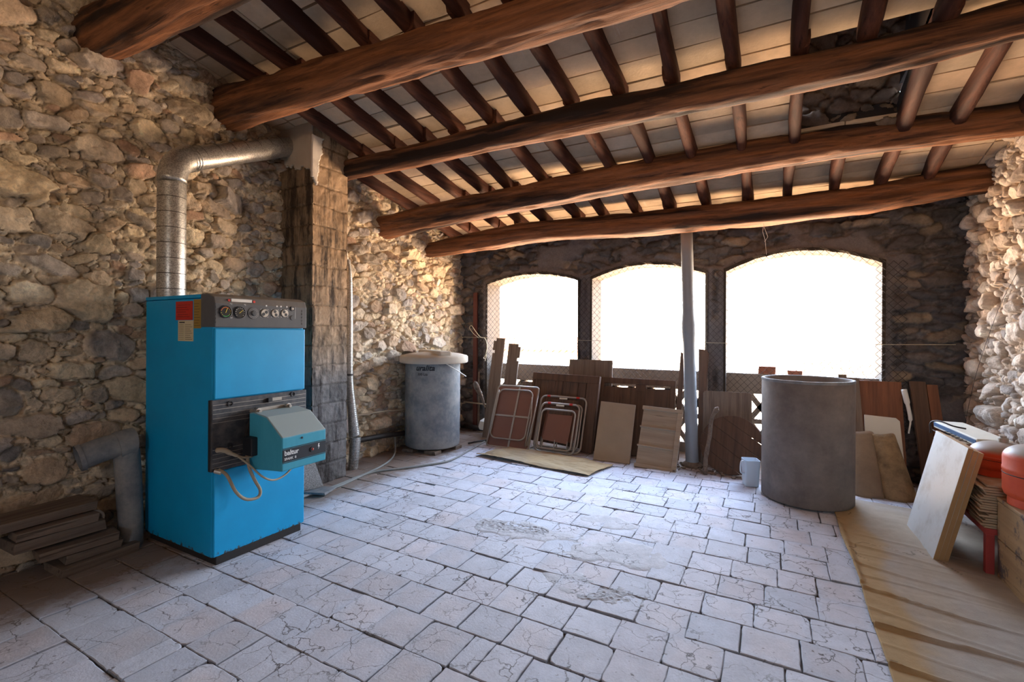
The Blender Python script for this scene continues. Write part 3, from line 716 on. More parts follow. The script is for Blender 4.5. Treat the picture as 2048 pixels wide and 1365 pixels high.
def boiler():
    X0, X1, Y0, Y1, H_ = -3.28, -2.565, 1.432, 1.984, 1.448
    o3 = Vector((-2.92, 1.708, 0))
    t = empty('boiler', 'tall blue oil boiler with dark control panel and burner, by the left wall', 'boiler', o3)
    def A(): return MB(o3)
    A().box((X0 + .02, Y0 + .02, 0), (X1 - .012, Y1 - .015, .045)).build('plinth', M['dark'], t, bevel=.004)
    A().box((X0, Y0, .045), (X1 - .018, Y1, 1.425)).build('casing', M['blue'], t, bevel=.006)
    A().box((X0, Y0 - .002, 1.427), (X1 - .13, Y1 + .002, 1.447)).build('top_panel', M['blue'], t, bevel=.004)
    A().box((X1 - .018, Y0 + .001, .886), (X1, Y1 - .001, 1.262)).build('front_panel', M['blue'], t, bevel=.005)
    A().box((X1 - .018, Y0 + .001, .05), (X1, Y1 - .001, .503)).build('front_panel', M['blue'], t, bevel=.005)
    # control panel: a moulded hood with a sloping crown
    prof = [(X1 - .125, 1.268), (X1 + .008, 1.268), (X1 + .008, 1.395), (X1 - .006, 1.432), (X1 - .05, 1.448), (X1 - .125, 1.448)]
    Mx = Matrix(((1, 0, 0, 0), (0, 0, 1, 0), (0, 1, 0, 0), (0, 0, 0, 1)))
    cp = A().prism(prof, Y0 - .004, Y1 + .004, Mx).build('control_panel', M['panel'], t, bevel=.005)
    for k in range(5):
        z = 1.29 + .020 * k
        A().box((X1 + .0075, Y0 + .0, z), (X1 + .0105, Y0 + .034, z + .010)).build('vent_rib', M['panel'], cp); A().box((X1 + .0075, Y1 - .032, z), (X1 + .0105, Y1 + .0, z + .010)).build('vent_rib', M['panel'], cp)
    A().box((X1 + .0078, Y0 + .04, 1.412), (X1 + .0079, Y0 + .05, 1.413)).build('seam', M['black'], cp)
    A().box((X1 - .004, Y0 + .085, 1.408), (X1 + .006, Y0 + .20, 1.424)).build('name_strip', M['white'], cp)
    for yy in (Y0 + .072, Y0 + .213): A().lathe([(.007, 0), (.007, .002)], 12, M=Matrix.Translation((X1 + .004, yy, 1.414)) @ Matrix.Rotation(R(90), 4, 'Y')).build('red_mark', M['red'], cp)
    RY = Matrix.Rotation(R(90), 4, 'Y')
    def disc(name, y, z, prof, mat, par, dx=0, seg=32, sm=False):
        return A().lathe(prof, seg, M=Matrix.Translation((X1 + .008 + dx, y, z)) @ RY).build(name, mat, par, auto=30)
    for (y, z, r, full) in ((1.483, 1.351, .034, 1), (1.560, 1.350, .033, 0)):
        ga = disc('gauge', y, z, [(r, 0), (r, .007), (r * .88, .008), (r * .86, .004)], M['black'], cp)
        disc('dial_face', y, z, [(r * .86, .002), (r * .84, .0045)], M['glass_dark'], ga)
        mb = A()
        for k in range(11):
            a = R(-130 + 26 * k); rr = r * .72
            mb.box((-.0025, -.001, 0), (.0025, .001, .0006), Matrix.Translation((X1 + .0127, y + rr * math.sin(a), z + rr * math.cos(a))) @ Matrix.Rotation(a, 4, 'X') @ Matrix.Rotation(R(90), 4, 'Y'))
        mb.build('scale_mark', M['gyellow'] if full else M['ink'], ga)
        a = R(-20 if full else -50)
        A().box((0, -.0013, -.006), (.0012, .0013, r * .62), Matrix.Translation((X1 + .0135, y, z)) @ Matrix.Rotation(a, 4, 'X')).build('needle', M['gyellow'], ga)
        if full:
            for mat, a0, a1 in ((M['red'], -75, 40), (M['green'], 120, 215)):
                V_ = []; F_ = []; n = 12
                for i in range(n + 1):
                    a = R(a0 + (a1 - a0) * i / n)
                    for rr in (r * .78, r * .66): V_.append(Vector((X1 + .0128, y + rr * math.sin(a), z + rr * math.cos(a))))
                for i in range(n): F_.append([2 * i, 2 * i + 1, 2 * i + 3, 2 * i + 2])
                A().add(V_, F_).build('scale_arc', mat, ga)
    th = disc('thermostat_dial', 1.639, 1.349, [(.034, 0), (.033, .003), (.014, .004), (.013, .013), (.0, .014)], M['panel'], cp, seg=40)
    mb = A()
    for k in range(24):
        a = R(15 * k)
        for rr in (.021, .028): mb.box((-.0008, -.0008, 0), (.0008, .0008, .0007), Matrix.Translation((X1 + .0115, 1.639 + rr * math.sin(a), 1.349 + rr * math.cos(a))) @ RY)
    mb.build('dial_dots', M['ink'], th)
    for y, z, a in ((1.705, 1.352, 55), (1.771, 1.354, -20), (1.833, 1.356, -35)):
        kn = disc('rotary_knob', y, z, [(.024, 0), (.0235, .004), (.021, .006), (.0, .006)], M['tube'], cp)
        mb = A()
        for s in (-1, 1):
            mb.lathe([(.0095, 0), (.009, .0012)], 16, M=Matrix.Translation((X1 + .0138, y + s * .0105 * math.sin(R(a)), z + s * .0105 * math.cos(R(a)))) @ RY)
        mb.build('finger_hole', M['black'], kn)
        for q in (45, 135, 225, 315): A().box((-.004, -.0008, 0), (.004, .0008, .0006), Matrix.Translation((X1 + .0085, y + .031 * math.sin(R(q)), z + .031 * math.cos(R(q)))) @ Matrix.Rotation(R(q), 4, 'X') @ RY).build('position_mark', M['ink'], kn)
    lk = disc('key_lock', 1.886, 1.386, [(.0145, 0), (.014, .006), (.010, .006), (.0, .005)], M['black'], cp)
    disc('key_slot', 1.886, 1.386, [(.007, .0055), (.0055, .007)], M['tube'], lk)
    disc('push_button', 1.886, 1.330, [(.0145, 0), (.0135, .004), (0, .005)], M['panel'], cp)
    MT = Matrix.Translation
    def onfront(y, z, x=X1 + .009): return MT(Vector((x, y, z)) - o3) @ Matrix(((0, 0, 1, 0), (1, 0, 0, 0), (0, 1, 0, 0), (0, 0, 0, 1)))
    text_mesh('gauge_symbol', '°C', .014, onfront(1.505, 1.390), M['ink'], cp); text_mesh('gauge_symbol', 'bar', .011, onfront(1.508, 1.318), M['ink'], cp)
    text_mesh('gauge_symbol', '°C', .012, onfront(1.583, 1.390), M['ink'], cp)
    mb = A()
    for y in (1.713, 1.780, 1.806, 1.845): mb.box((X1 + .008, y, 1.391), (X1 + .0088, y + .008, 1.400))
    mb.box((X1 + .008, 1.905, 1.325), (X1 + .0088, 1.9063, 1.395)); mb.build('panel_symbol', M['ink'], cp)
    # ribbed black burner plate
    pl = A().box((X1, Y0 - .022, .508), (X1 + .016, Y1 - .002, .884)).build('burner_plate', M['plate'], t, bevel=.004)
    A().box((X1 - .018, Y0 - .022, .508), (X1, Y0 - .002, .884)).build('plate_flange', M['black'], pl, bevel=.003)
    mb = A()
    for k in range(15):
        z = .528 + k * .0235
        if .615 < z < .745: mb.box((X1 + .016, Y0 - .015, z), (X1 + .0185, 1.50, z + .0035)) if False else None
        if not (.63 < z < .74): mb.box((X1 + .0155, Y0 - .016, z), (X1 + .0175, Y1 - .008, z + .0022))
        else: mb.box((X1 + .0155, 1.87, z), (X1 + .0175, Y1 - .008, z + .0022))
    mb.build('rib', M['tube'], pl)
    for y, z in ((1.505, .858), (1.885, .866), (1.506, .632)):
        A().lathe([(.015, 0), (.015, .006), (.011, .006), (.011, .001)], 20, M=Matrix.Translation((X1 + .016, y, z)) @ RY).build('bolt_hole', M['black'], pl, auto=30)
    A().box((X1 + .016, 1.715, .838), (X1 + .034, 1.742, .862)).build('latch', M['black'], pl, bevel=.002)
    A().box((X1 + .016, 1.745, .842), (X1 + .020, 1.81, .860)).build('plate_label', M['tube'], pl)
    # flange between plate and burner
    fl_ = A().lathe([(.135, 0), (.135, .018), (.12, .022), (.06, .022), (.06, .05)], 40, M=Matrix.Translation((X1 + .016, 1.72, .67)) @ RY).build('burner_flange', M['dark'], t, auto=30)
    for y, z in ((1.615, .812), (1.80, .818)):
        A().tube([(X1 + .03, y, z - .01), (X1 + .10, y, z - .005)], .011, 10).lathe([(.017, 0), (.017, .012), (.009, .013), (.009, .03)], 8, M=Matrix.Translation((X1 + .085, y, z - .005)) @ RY).build('flange_bolt', M['tube'], fl_, auto=30)
    A().box((X1 + .04, 1.63, .80), (X1 + .075, 1.79, .822)).build('hinge_bar', M['tube'], fl_, bevel=.004)
    # burner: body and chamfered blue cover
    bu = A().box((X1 + .035, 1.60, .50), (X1 + .15, 1.85, .79)).build('burner', M['dark'], t, bevel=.006); bu['label'] = 'blue hooded oil burner'
    BX, BT = -2.225, .803
    pr_ = [(X1 + .11, .497), (BX, .520), (BX, .695), (BX - .135, BT), (X1 + .085, BT - .004), (X1 + .085, .60)]
    pr_ = [(X1 + .11, .495), (BX, .515), (BX, .692), (BX - .13, .790), (BX - .24, .806), (X1 + .06, .800), (X1 + .06, .505)]
    A().prism(pr_, 1.585, 1.862, Mx).build('burner_cover', M['burner_blue'], bu, bevel=.006)
    A().box((BX - .001, 1.588, .562), (BX + .0025, 1.858, .628)).build('badge_strip', M['black'], bu)
    mb = A(); mb.box((BX, 1.588, .631), (BX + .0025, 1.858, .634)); mb.box((BX, 1.588, .556), (BX + .0025, 1.858, .559)); mb.build('trim_line', M['dark'], bu)
    text_mesh('badge_text', 'baltur', .036, onfront(1.597, .597, BX + .003), M['ink'], bu, bold=.0008)
    text_mesh('badge_text', 'SPARK  8', .018, onfront(1.597, .572, BX + .003), M['ink'], bu, bold=.0002)
    A().lathe([(.014, 0), (.014, .005), (.010, .005)], 20, M=Matrix.Translation((BX + .002, 1.768, .597)) @ RY).build('lamp_bezel', M['black'], bu, auto=30)
    A().lathe([(.010, 0), (.006, .007), (0, .008)], 16, M=Matrix.Translation((BX + .002, 1.768, .597)) @ RY).build('warning_lamp', M['lamp_red'], bu, smooth=True)
    zg = [(0, .026), (.008, .026), (.004, .013), (.010, .013), (-.001, -.008), (.003, .008), (-.003, .008)]
    mb = A(); mb.add([Vector((BX + .0035, 1.808 + a, .595 + b)) for a, b in zg], [list(range(7))]); mb.build('lightning_mark', M['ink'], bu)
    A().lathe([(.006, 0), (.006, .003), (.003, .003)], 14, M=Matrix.Translation((BX, 1.704, .672)) @ RY).build('cover_screw', M['black'], bu, auto=30)
    A().box((X1 + .055, 1.55, .575), (X1 + .135, 1.59, .675)).build('connector_box', M['black'], bu, bevel=.006)
    # cables
    A().tube(smooth_path([(X1 + .03, 1.44, .520), (X1 + .07, 1.46, .49), (X1 + .10, 1.49, .40), (X1 + .10, 1.545, .345), (X1 + .10, 1.61, .335), (X1 + .10, 1.625, .37), (X1 + .09, 1.60, .43), (X1 + .09, 1.57, .50), (X1 + .08, 1.56, .58)], 8), .0085, 10).build('cable', M['cable'], t, smooth=True)
    A().tube(smooth_path([(X1 + .10, 1.50, .585), (X1 + .12, 1.55, .53), (X1 + .13, 1.62, .45), (X1 + .12, 1.70, .41), (X1 + .11, 1.79, .43), (X1 + .10, 1.86, .50), (X1 + .08, 1.86, .53)], 8), .0055, 10).build('cable', M['cable'], t, smooth=True)
    A().tube(smooth_path([(X1 + .06, 1.405, .632), (X1 + .075, 1.44, .628), (X1 + .085, 1.48, .60), (X1 + .10, 1.53, .573), (X1 + .09, 1.60, .565)], 6), [.006] + [.013] * 10 + [.009] * 4 + [.006] * 10, 10).build('cable_grip', M['cable'], t, smooth=True)
    A().tube([(X1 + .02, 1.425, .515), (X1 + .045, 1.445, .505)], .012, 10).build('cable_gland', M['tube'], t)
    # stickers on the side
    y = Y0 - .0012
    sd = A().box((-2.945, y, 1.308), (-2.772, Y0 + .002, 1.412)).build('warning_sticker', M['red'], t)
    mb = A()
    for k in range(6): mb.box((-2.935 + (k % 2) * .01, y - .0005, 1.325 + k * .013), (-2.80 - (k * 7 % 5) * .01, y, 1.328 + k * .013))
    mb.build('sticker_print', mat_plain('dark_red_print', '7a1a12', .6, 0, .05, 5, 0), sd)
    sd = A().box((-2.762, y, 1.262), (-2.690, Y0 + .002, 1.420)).build('info_sticker', M['yellow'], t)
    mb = A()
    for k in range(9): mb.box((-2.755, y - .0005, 1.275 + k * .015), (-2.70 - (k * 5 % 3) * .008, y, 1.2775 + k * .015))
    mb.build('sticker_print', mat_plain('brown_print', '5a4420', .6, 0, .05, 5, 0), sd)
    sd = A().box((-2.918, y - .0008, 1.191), (-2.765, Y0 + .002, 1.306)).build('service_card', M['paper'], t)
    mb = A()
    for k in range(8): mb.box((-2.91, y - .0013, 1.200 + k * .0115), (-2.86, y - .0008, 1.2015 + k * .0115)); mb.box((-2.845, y - .0013, 1.200 + k * .0115), (-2.775 - (k % 3) * .01, y - .0008, 1.202 + k * .0115))
    mb.box((-2.905, y - .0013, 1.292), (-2.85, y - .0008, 1.298)); mb.build('card_print', M['dark'], sd)
    t2 = t
boiler()
# ---- flue
def flue():
    r = .074; x, y = -3.19, 1.525
    t = empty('flue_pipe', 'galvanised spiral flue pipe rising from the boiler into the chimney', 'flue pipe', (x, y, 1.448)); o3 = (x, y, 1.448)
    end = Vector((-3.50, 2.54, 2.775))
    e0 = Vector((x, y, 2.16)); d = (end - Vector((x, y + .03, 2.26))).normalized()
    MB(o3).tube([(x, y, 1.445), (x, y, 2.14)], r, 40).build('vertical_pipe', M['galv'], t, auto=40)
    mb = MB(o3)
    for k in range(7): mb.lathe([(r + .0002, -.0018), (r + .0016, 0), (r + .0002, .0018)], 40, (x, y, 1.50 + .092 * k), M=None, cap=False)
    mb.build('pipe_seam', M['dark'], t, smooth=True)
    a = Vector((x, y, 2.15)); c = Vector((x, y, 2.275)) ; b = c + d * .115
    P = []
    for k in range(13):
        s = k / 12; P.append(a * (1 - s) ** 2 + c * 2 * s * (1 - s) + b * s * s)
    MB(o3).tube(P, r + .003, 40).build('elbow', M['galv'], t, smooth=True)
    MB(o3).tube([b - d * .01, end], r, 40).build('sloping_pipe', M['galv'], t, auto=40)
    mb = MB(o3); L = (end - b).length
    for k in range(7):
        c0 = b + d * (.10 + k * .135)
        if (c0 - b).length < L: mb.tube([c0 - d * .002, c0, c0 + d * .002], [r, r + .0016, r], 40, cap=False)
    mb.build('pipe_seam', M['dark'], t, smooth=True)
    mb = MB(o3)
    for q in (0, .022, .044): mb.tube([b + d * (q - .006), b + d * q, b + d * (q + .006)], [r + .002, r + .0075, r + .002], 40, cap=False)
    mb.build('joint_band', M['galv'], t, smooth=True)
flue()

# ================================================================== THINGS BY THE LEFT WALL
def wood_piece(name, label, lo, hi, M4, mat, group=None, cat='plank', jit=.004, bevel=.003, loc=(0, 0, 0)):
    o = MB().box(lo, hi, jit=jit).build(name, mat, bevel=bevel); o.matrix_world = M4; return tag(o, label, cat, group)
pl = [(.35, 1.17, .285, .325, -3.27, .20, 'grey-brown plank lying on top of the plank pile by the left wall', 3),
      (.85, 1.165, .232, .272, -3.20, .12, 'short round-ended plank second from the top of the pile by the left wall', -2),
      (.84, 1.20, .165, .222, -3.25, .17, 'thick dark plank in the middle of the pile by the left wall', 2),
      (.93, 1.25, .098, .150, -3.19, .13, 'plank with a square sawn end sticking out of the pile by the left wall', -3),
      (1.03, 1.27, .048, .090, -3.22, .14, 'thin split plank under the pile by the left wall', 1),
      (1.00, 1.34, .002, .044, -3.22, .20, 'broad slab lying on the floor under the plank pile', 2)]
for (y0, y1, z0, z1, xc, w, lab, an) in pl:
    M4 = Matrix.Translation((xc, (y0 + y1) / 2, (z0 + z1) / 2)) @ Matrix.Rotation(R(an), 4, 'Z')
    wood_piece('plank', lab, (-w / 2, -(y1 - y0) / 2, -(z1 - z0) / 2), (w / 2, (y1 - y0) / 2, (z1 - z0) / 2), M4, M['oldwood'], 'planks piled by the left wall', jit=.006)
t = empty('pipe_elbow', 'dusty fibre-cement pipe elbow standing behind the boiler', 'pipe', (-3.25, 1.33, 0)); o3 = (-3.25, 1.33, 0)
mb = MB(o3); pa = smooth_path([(-3.27, 1.12, .555), (-3.26, 1.22, .585), (-3.25, 1.33, .60)], 6)
mb.tube(pa, .068, 28, cap=False); mb.tube(pa[::-1], .058, 28, cap=False)
V1 = []; mb.build('mouth', M['cement'], t, smooth=True)
MB(o3).tube([(-3.272, 1.115, .5545), (-3.269, 1.135, .559)], [.072, .074], 28, cap=False).build('rim', M['cement'], t, smooth=True)
MB(o3).tube([(-3.255, 1.28, .59), (-3.25, 1.33, .60), (-3.25, 1.355, .60)], [.078, .08, .08], 28).build('collar', M['cement'], t, auto=40)
MB(o3).tube([(-3.25, 1.325, .56), (-3.245, 1.335, .4), (-3.245, 1.345, .15), (-3.245, 1.345, .0)], [.062, .062, .06, .06], 28).build('leg', M['cement'], t, auto=40)
o = MB().tube([(-3.33, 1.205 + .045 * math.cos(a), .19 + .04 * math.sin(a)) for a in [2 * PI * k / 24 for k in range(24)]], .007, 8, closed=True).build('plastic_ring', M['white'], smooth=True)
tag(o, 'small white ring lying beside the plank pile', 'ring')
# thin vent pipe and its foot
t = empty('vent_pipe', 'thin crinkled aluminium pipe running down the wall right of the chimney', 'pipe', (-3.35, 3.02, .3)); o3 = (-3.35, 3.02, .3)
P = smooth_path([(-3.385, 3.055, 1.90), (-3.36, 3.055, 1.72), (-3.35, 3.055, 1.3), (-3.345, 3.055, .86), (-3.33, 3.07, .55), (-3.315, 3.09, .30)], 60)
n = len(P); rad = [(.030 if i < n * .62 else .030 + .020 * (i - n * .62) / (n * .38)) * (1 + .018 * math.sin(i * 1.57)) for i in range(n)]
MB(o3).tube(P, rad, 20).build('upper_pipe', M['galv'], t, smooth=True)
MB(o3).tube([(-3.315, 3.03, .862), (-3.315, 3.03, .852)], .034, 16).build('band', M['black'], t) if False else None
mb = MB(o3); mb.tube([(-3.345, 3.055, .865), (-3.345, 3.055, .850)], .0335, 20); mb.build('band', M['dark'], t)
P = smooth_path([(-3.315, 3.10, .285), (-3.31, 3.085, .14), (-3.315, 3.07, 0)], 24); n = len(P)
MB((-3.315, 3.08, 0)).tube(P, [(.050 - .006 * i / n) * (1 + .02 * math.sin(i * 1.57)) for i in range(n)], 20, cap=False).build('x', M['galv'])
o = bpy.data.objects['x']; o.name = 'pipe_stub'; o.location = (-3.315, 3.08, 0); o.data.shade_smooth(); tag(o, 'short crinkled pipe stub standing on the floor under the thin vent pipe', 'pipe')
# plaster splash at the top of the vent
us = np.arange(2.95, 3.15, .008); vs = np.arange(1.72, 2.04, .008); U, V = np.meshgrid(us, vs)
rr = ((U - 3.05) / .065) ** 2 + ((V - 1.89) / .12) ** 2 + fbm(U * 30, V * 30, 3, 3) * 1.1
o = meshobj('plaster_dab', np.stack([-3.43 + .03 * (1 - rr) + fbm(U * 40, V * 40, 5, 2) * .02, U, V], -1).reshape(-1, 3), gridfaces(*U.shape, keep=(rr < 1)[:-1, :-1]), M['reveal2'], smooth=True)
s = o.modifiers.new('solid', 'SOLIDIFY'); s.thickness = .04; s.offset = -1; tag(o, 'white dab of plaster on the wall at the top of the thin vent pipe', 'plaster')
# wall pipes
for (z0, z1, r, lab) in ((.462, .42, .009, 'thin water pipe running along the left wall towards the lidded tank'), (.225, .165, .026, 'thick waste pipe low on the left wall behind the vent pipe foot')):
    o = MB().tube(smooth_path([(-3.41, 3.13, z0), (-3.41, 3.6, (z0 + z1) / 2 + .004), (-3.42, 4.0, z1 - .01), (-3.42, 5.02, z1 - .08)], 5), r, 12).build('wall_pipe', M['dark'] if r > .02 else M['cable'], smooth=True); tag(o, lab, 'pipe')
o = MB().tube([(-3.42, 4.99, .36), (-2.95, 4.99, .35)], .009, 10).build('wall_pipe', M['cable'], smooth=True); tag(o, 'thin horizontal pipe on the far wall between the tank and the planks', 'pipe')
o = MB().tube([(-3.40, 4.98, .06), (-3.04, 4.96, .05)], .03, 12).build('wall_pipe', M['dark'], smooth=True); tag(o, 'thick dark pipe on the floor right of the tank', 'pipe')
mb = MB().box((-3.31, 5.03, 0), (-3.255, 5.055, 1.75), jit=.004); o = mb.build('door_post', mat_plain('rusty_post', '5a2f26', .7, .2, .2, 14, .2), bevel=.003); tag(o, 'rusty red-brown upright post fixed to the far wall left of the first arch', 'post')
mb = MB().box((-3.235, 5.035, 0), (-3.215, 5.05, .75), jit=.002); o = mb.build('batten', M['oldwood']); tag(o, 'thin upright batten beside the rusty post', 'batten')
# plates at the foot of the chimney
o = MB().box((0, 0, 0), (.22, .16, .018), jit=.006).build('stone_slab', M['cement'], bevel=.003); o.matrix_world = Matrix.Translation((-3.15, 2.38, .01)) @ Matrix.Rotation(R(18), 4, 'Z'); tag(o, 'small grey slab lying on the floor between boiler and chimney', 'slab')
Mp = Matrix.Translation((-3.12, 2.40, .03)) @ Matrix.Rotation(R(75), 4, 'Z') @ Matrix.Rotation(R(84), 4, 'X')
o = MB().prism([(0, 0), (.16, 0), (.06, .33), (0, .36)], 0, .004, Mp).build('metal_offcut', M['galv']); tag(o, 'triangular sheet metal offcut leaning behind the boiler', 'metal sheet')
# ---- lidded tank
def tank():
    c = Vector((-3.186, 4.061, 0)); r = .291
    t = empty('water_tank', 'tall grey fibre-cement tank with a lid, in the left corner', 'tank', c)
    prof = [(.0, .035), (r - .03, .035), (r - .006, .05), (r, .08), (r + .001, .5), (r, .925), (r - .012, .93), (r - .012, .10), (0, .09)]
    MB().lathe(prof, 72, cap=False).build('body', M['cement'], t, auto=40)
    R2 = .362; lid = []
    for i, (rr, z) in enumerate([(R2 - .03, .925), (R2 - .008, .925), (R2, .935), (R2, .985), (R2 - .012, 1.0), (R2 - .10, 1.020), (.12, 1.035), (0, 1.036)]): lid.append((rr, z))
    ld = MB().lathe([(0, .93)] + lid, 72, cap=False).build('lid', M['plaster'], t, auto=40); ld['label'] = 'cream fibre-cement lid'
    ld.location = (.03, -.02, 0)
    MB().box((-.07, -.31, .995), (.07, .31, 1.052), Matrix.Rotation(R(60), 4, 'Z')).build('lid_ridge', M['plaster'], ld, bevel=.02)
    MB().box((-.37, -.22, .935), (-.30, -.10, .99)).build('lid_tab', M['plaster'], ld, bevel=.006)
    # painted name
    fr = Vector((0, 0, 1.25)) - Vector((c.x, c.y, 1.25)); ang0 = math.atan2(fr.y, fr.x)
    for txt, sz, z, da, bold in (('uralita', .078, .855, -.62, .0022), ('300 Lts', .036, .805, -.55, .0008)):
        o = text_mesh('painted_name', txt, sz, Matrix.Identity(4), M['blackink'], t, extrude=0, bold=bold, shear=.25 if sz > .05 else 0)
        for v in o.data.vertices:
            a = ang0 + da + v.co.x / r; zz = z + v.co.y; v.co = ((r + .0035) * math.cos(a), (r + .0035) * math.sin(a), zz)
    MB().tube(smooth_path([(.26, -.16, .94), (.33, -.02, .85), (.36, .10, .78)], 6), .005, 8).build('outlet_wire', M['white'], t, smooth=True)
    for k, (x, y) in enumerate(((-.1, -.24), (.16, -.2), (.2, .1), (-.2, .12))):
        o = MB().box((c.x + x - .07, c.y + y - .05, 0), (c.x + x + .07, c.y + y + .05, .034), jit=.006).build('support_tile', M['oldwood'], bevel=.003)
        tag(o, 'flat tile under the lidded tank, at its ' + ['front left', 'front right', 'back right', 'back left'][k], 'tile', 'tiles propping the lidded tank')
tank()
o = MB().tube(smooth_path([(-2.84, 4.42, .66), (-2.93, 4.62, .55), (-2.96, 4.75, .45), (-2.97, 4.85, .30)], 8), [.012, .02, .028, .024, .034, .026, .036, .03, .022, .032, .024, .03, .02, .03, .026, .018, .024, .016, .02, .014, .018, .012, .014, .01, .008], 10).build('lagged_hose', M['oldwood'], smooth=True)
tag(o, 'hose wrapped in ragged lagging hanging right of the tank', 'hose'); o.location = (-.12, .12, 0.02)
o = MB().lathe([(0, 0), (.10, 0), (.11, .03), (.09, .10), (.04, .13), (0, .135)], 28).build('plastic_bowl', M['white'], auto=40); o.location = (-2.99, 4.86, .08); o.scale = (1, .8, 1); tag(o, 'upturned white basin on the pipe right of the tank', 'basin')
# hoses on the floor
H1 = [(-3.43, 3.74, .16), (-3.40, 3.72, .04), (-3.28, 3.56, .012), (-3.17, 3.35, .010), (-3.10, 3.10, .010), (-3.07, 2.82, .010), (-3.05, 2.60, .010), (-3.08, 2.36, .010), (-3.12, 2.05, .010)]
H2 = [(-2.83, 4.55, .010), (-2.78, 4.25, .010), (-2.70, 3.72, .010), (-2.80, 3.48, .010), (-2.93, 3.27, .010), (-3.07, 3.05, .010), (-3.04, 2.78, .010), (-3.02, 2.62, .010), (-3.06, 2.33, .010), (-3.09, 2.03, .010)]
o = MB().tube(smooth_path(H1, 8), .0095, 10).build('floor_hose', M['hose'], smooth=True); tag(o, 'grey hose curving from the left wall past the chimney foot', 'hose')
o = MB().tube(smooth_path(H2, 8), .0095, 10).build('floor_hose', M['hose'], smooth=True); tag(o, 'long grey hose running from the folding table past the tank and chimney', 'hose')
o = MB().tube(smooth_path([(-2.92, 4.35, .02), (-2.85, 4.45, .03), (-2.82, 4.62, .012), (-2.74, 4.58, .01)], 8), .010, 10).build('floor_hose', M['dark'], smooth=True); tag(o, 'short dark cable between the tank and the tall planks', 'hose')

# ================================================================== PARAPET, MESH, POLE
M['concrete'] = mat_plain('rough_parapet_concrete', '968c80', .9, 0, .16, 12, .6, .006, .2)
for i, w in enumerate(WIN):
    t = empty('balustrade', 'grey precast balustrade filling the foot of the %s arched opening' % ['left', 'middle', 'right'][i], 'balustrade', ((w[0] + w[1]) / 2, YF + .20, 0), 'balustrades in the arched openings')
    o3 = ((w[0] + w[1]) / 2, YF + .20, 0)
    MB(o3).box((w[0] - .01, YF + .13, .655), (w[1] + .01, YF + .27, .855)).build('top_rail', M['concrete'], t, bevel=.006)
    MB(o3).box((w[0] - .01, YF + .15, 0), (w[1] + .01, YF + .25, .10)).build('bottom_rail', M['concrete'], t, bevel=.004)
    n = 6; pw = (w[1] - w[0]) / n
    for k in range(n):
        mb = MB(o3); x = w[0] + k * pw
        for row in range(2):
            z0 = .10 + row * .28; a = .035
            for (p, q) in (((x, z0), (x + pw, z0 + .28)), ((x + pw, z0), (x, z0 + .28))):
                d = Vector((q[0] - p[0], 0, q[1] - p[1])).normalized(); nn = Vector((-d.z, 0, d.x)) * a * .7
                P_ = [Vector((p[0], yy, p[1])) + s * nn for yy in (YF + .165, YF + .235) for s in (-1, 1)] + [Vector((q[0], yy, q[1])) + s * nn for yy in (YF + .165, YF + .235) for s in (-1, 1)]
                mb.add(P_, [[0, 1, 3, 2], [4, 6, 7, 5], [0, 4, 5, 1], [2, 3, 7, 6], [0, 2, 6, 4], [1, 5, 7, 3]])
        mb.box((x - .02, YF + .165, .1), (x + .02, YF + .235, .66)); mb.box((x, YF + .166, .355), (x + pw, YF + .234, .40))
        mb.build('lattice_block', M['concrete'], t)
def mesh_fence():
    mb = MB(); px, pz = .0305, .033; z0, z1 = .42, 2.06; n = int((z1 - z0) / pz); yb = YF - .062
    x = -3.22; i = 0
    while x < 1.0:
        P_ = []
        for k in range(n + 1):
            s = 1 if (k + i) % 2 else -1
            xx = x + s * px * .52; z = z0 + k * pz
            ins = any(w[0] - .10 < x < w[1] + (.14 if w[1] > .5 else .07) and z < archz(min(max(x, w[0]), w[1]), w) + .03 for w in WIN)
            if ins: P_.append((xx, yb + .002 * s + .006 * math.sin(x * 4 + z * 3), z))
        if len(P_) > 2: mb.tube(P_, .0024, 4, cap=False)
        x += px; i += 1
    o = mb.build('chain_link_mesh', M['wire'], smooth=True); tag(o, 'rusty chain-link wire mesh stretched over the arched openings', 'wire mesh')
mesh_fence()
o = MB().tube(smooth_path([(-3.46, 5.0, 1.185), (-2.6, 5.0, 1.172), (-1.85, 5.0, 1.164), (-.6, 5.0, 1.157), (.4, 5.0, 1.158), (1.3, 5.0, 1.17)], 6), .0022, 6).build('clothes_line', M['rope'], smooth=True); tag(o, 'thin line stretched across the window wall', 'line')
o = MB().tube(smooth_path([(-3.20, 4.985, 1.18), (-3.27, 4.98, 1.23), (-3.33, 4.98, 1.30), (-3.30, 4.98, 1.33), (-3.24, 4.98, 1.26), (-3.17, 4.98, 1.19), (-3.10, 4.98, 1.17), (-3.07, 4.98, 1.08), (-3.09, 4.98, .97), (-3.12, 4.98, .93), (-3.09, 4.98, .92), (-3.08, 4.98, .98), (-3.10, 4.98, .89)], 6), .004, 6).build('string_loop', M['rope'], smooth=True); tag(o, 'looped end of pale string hanging from the line left of the first arch', 'string')
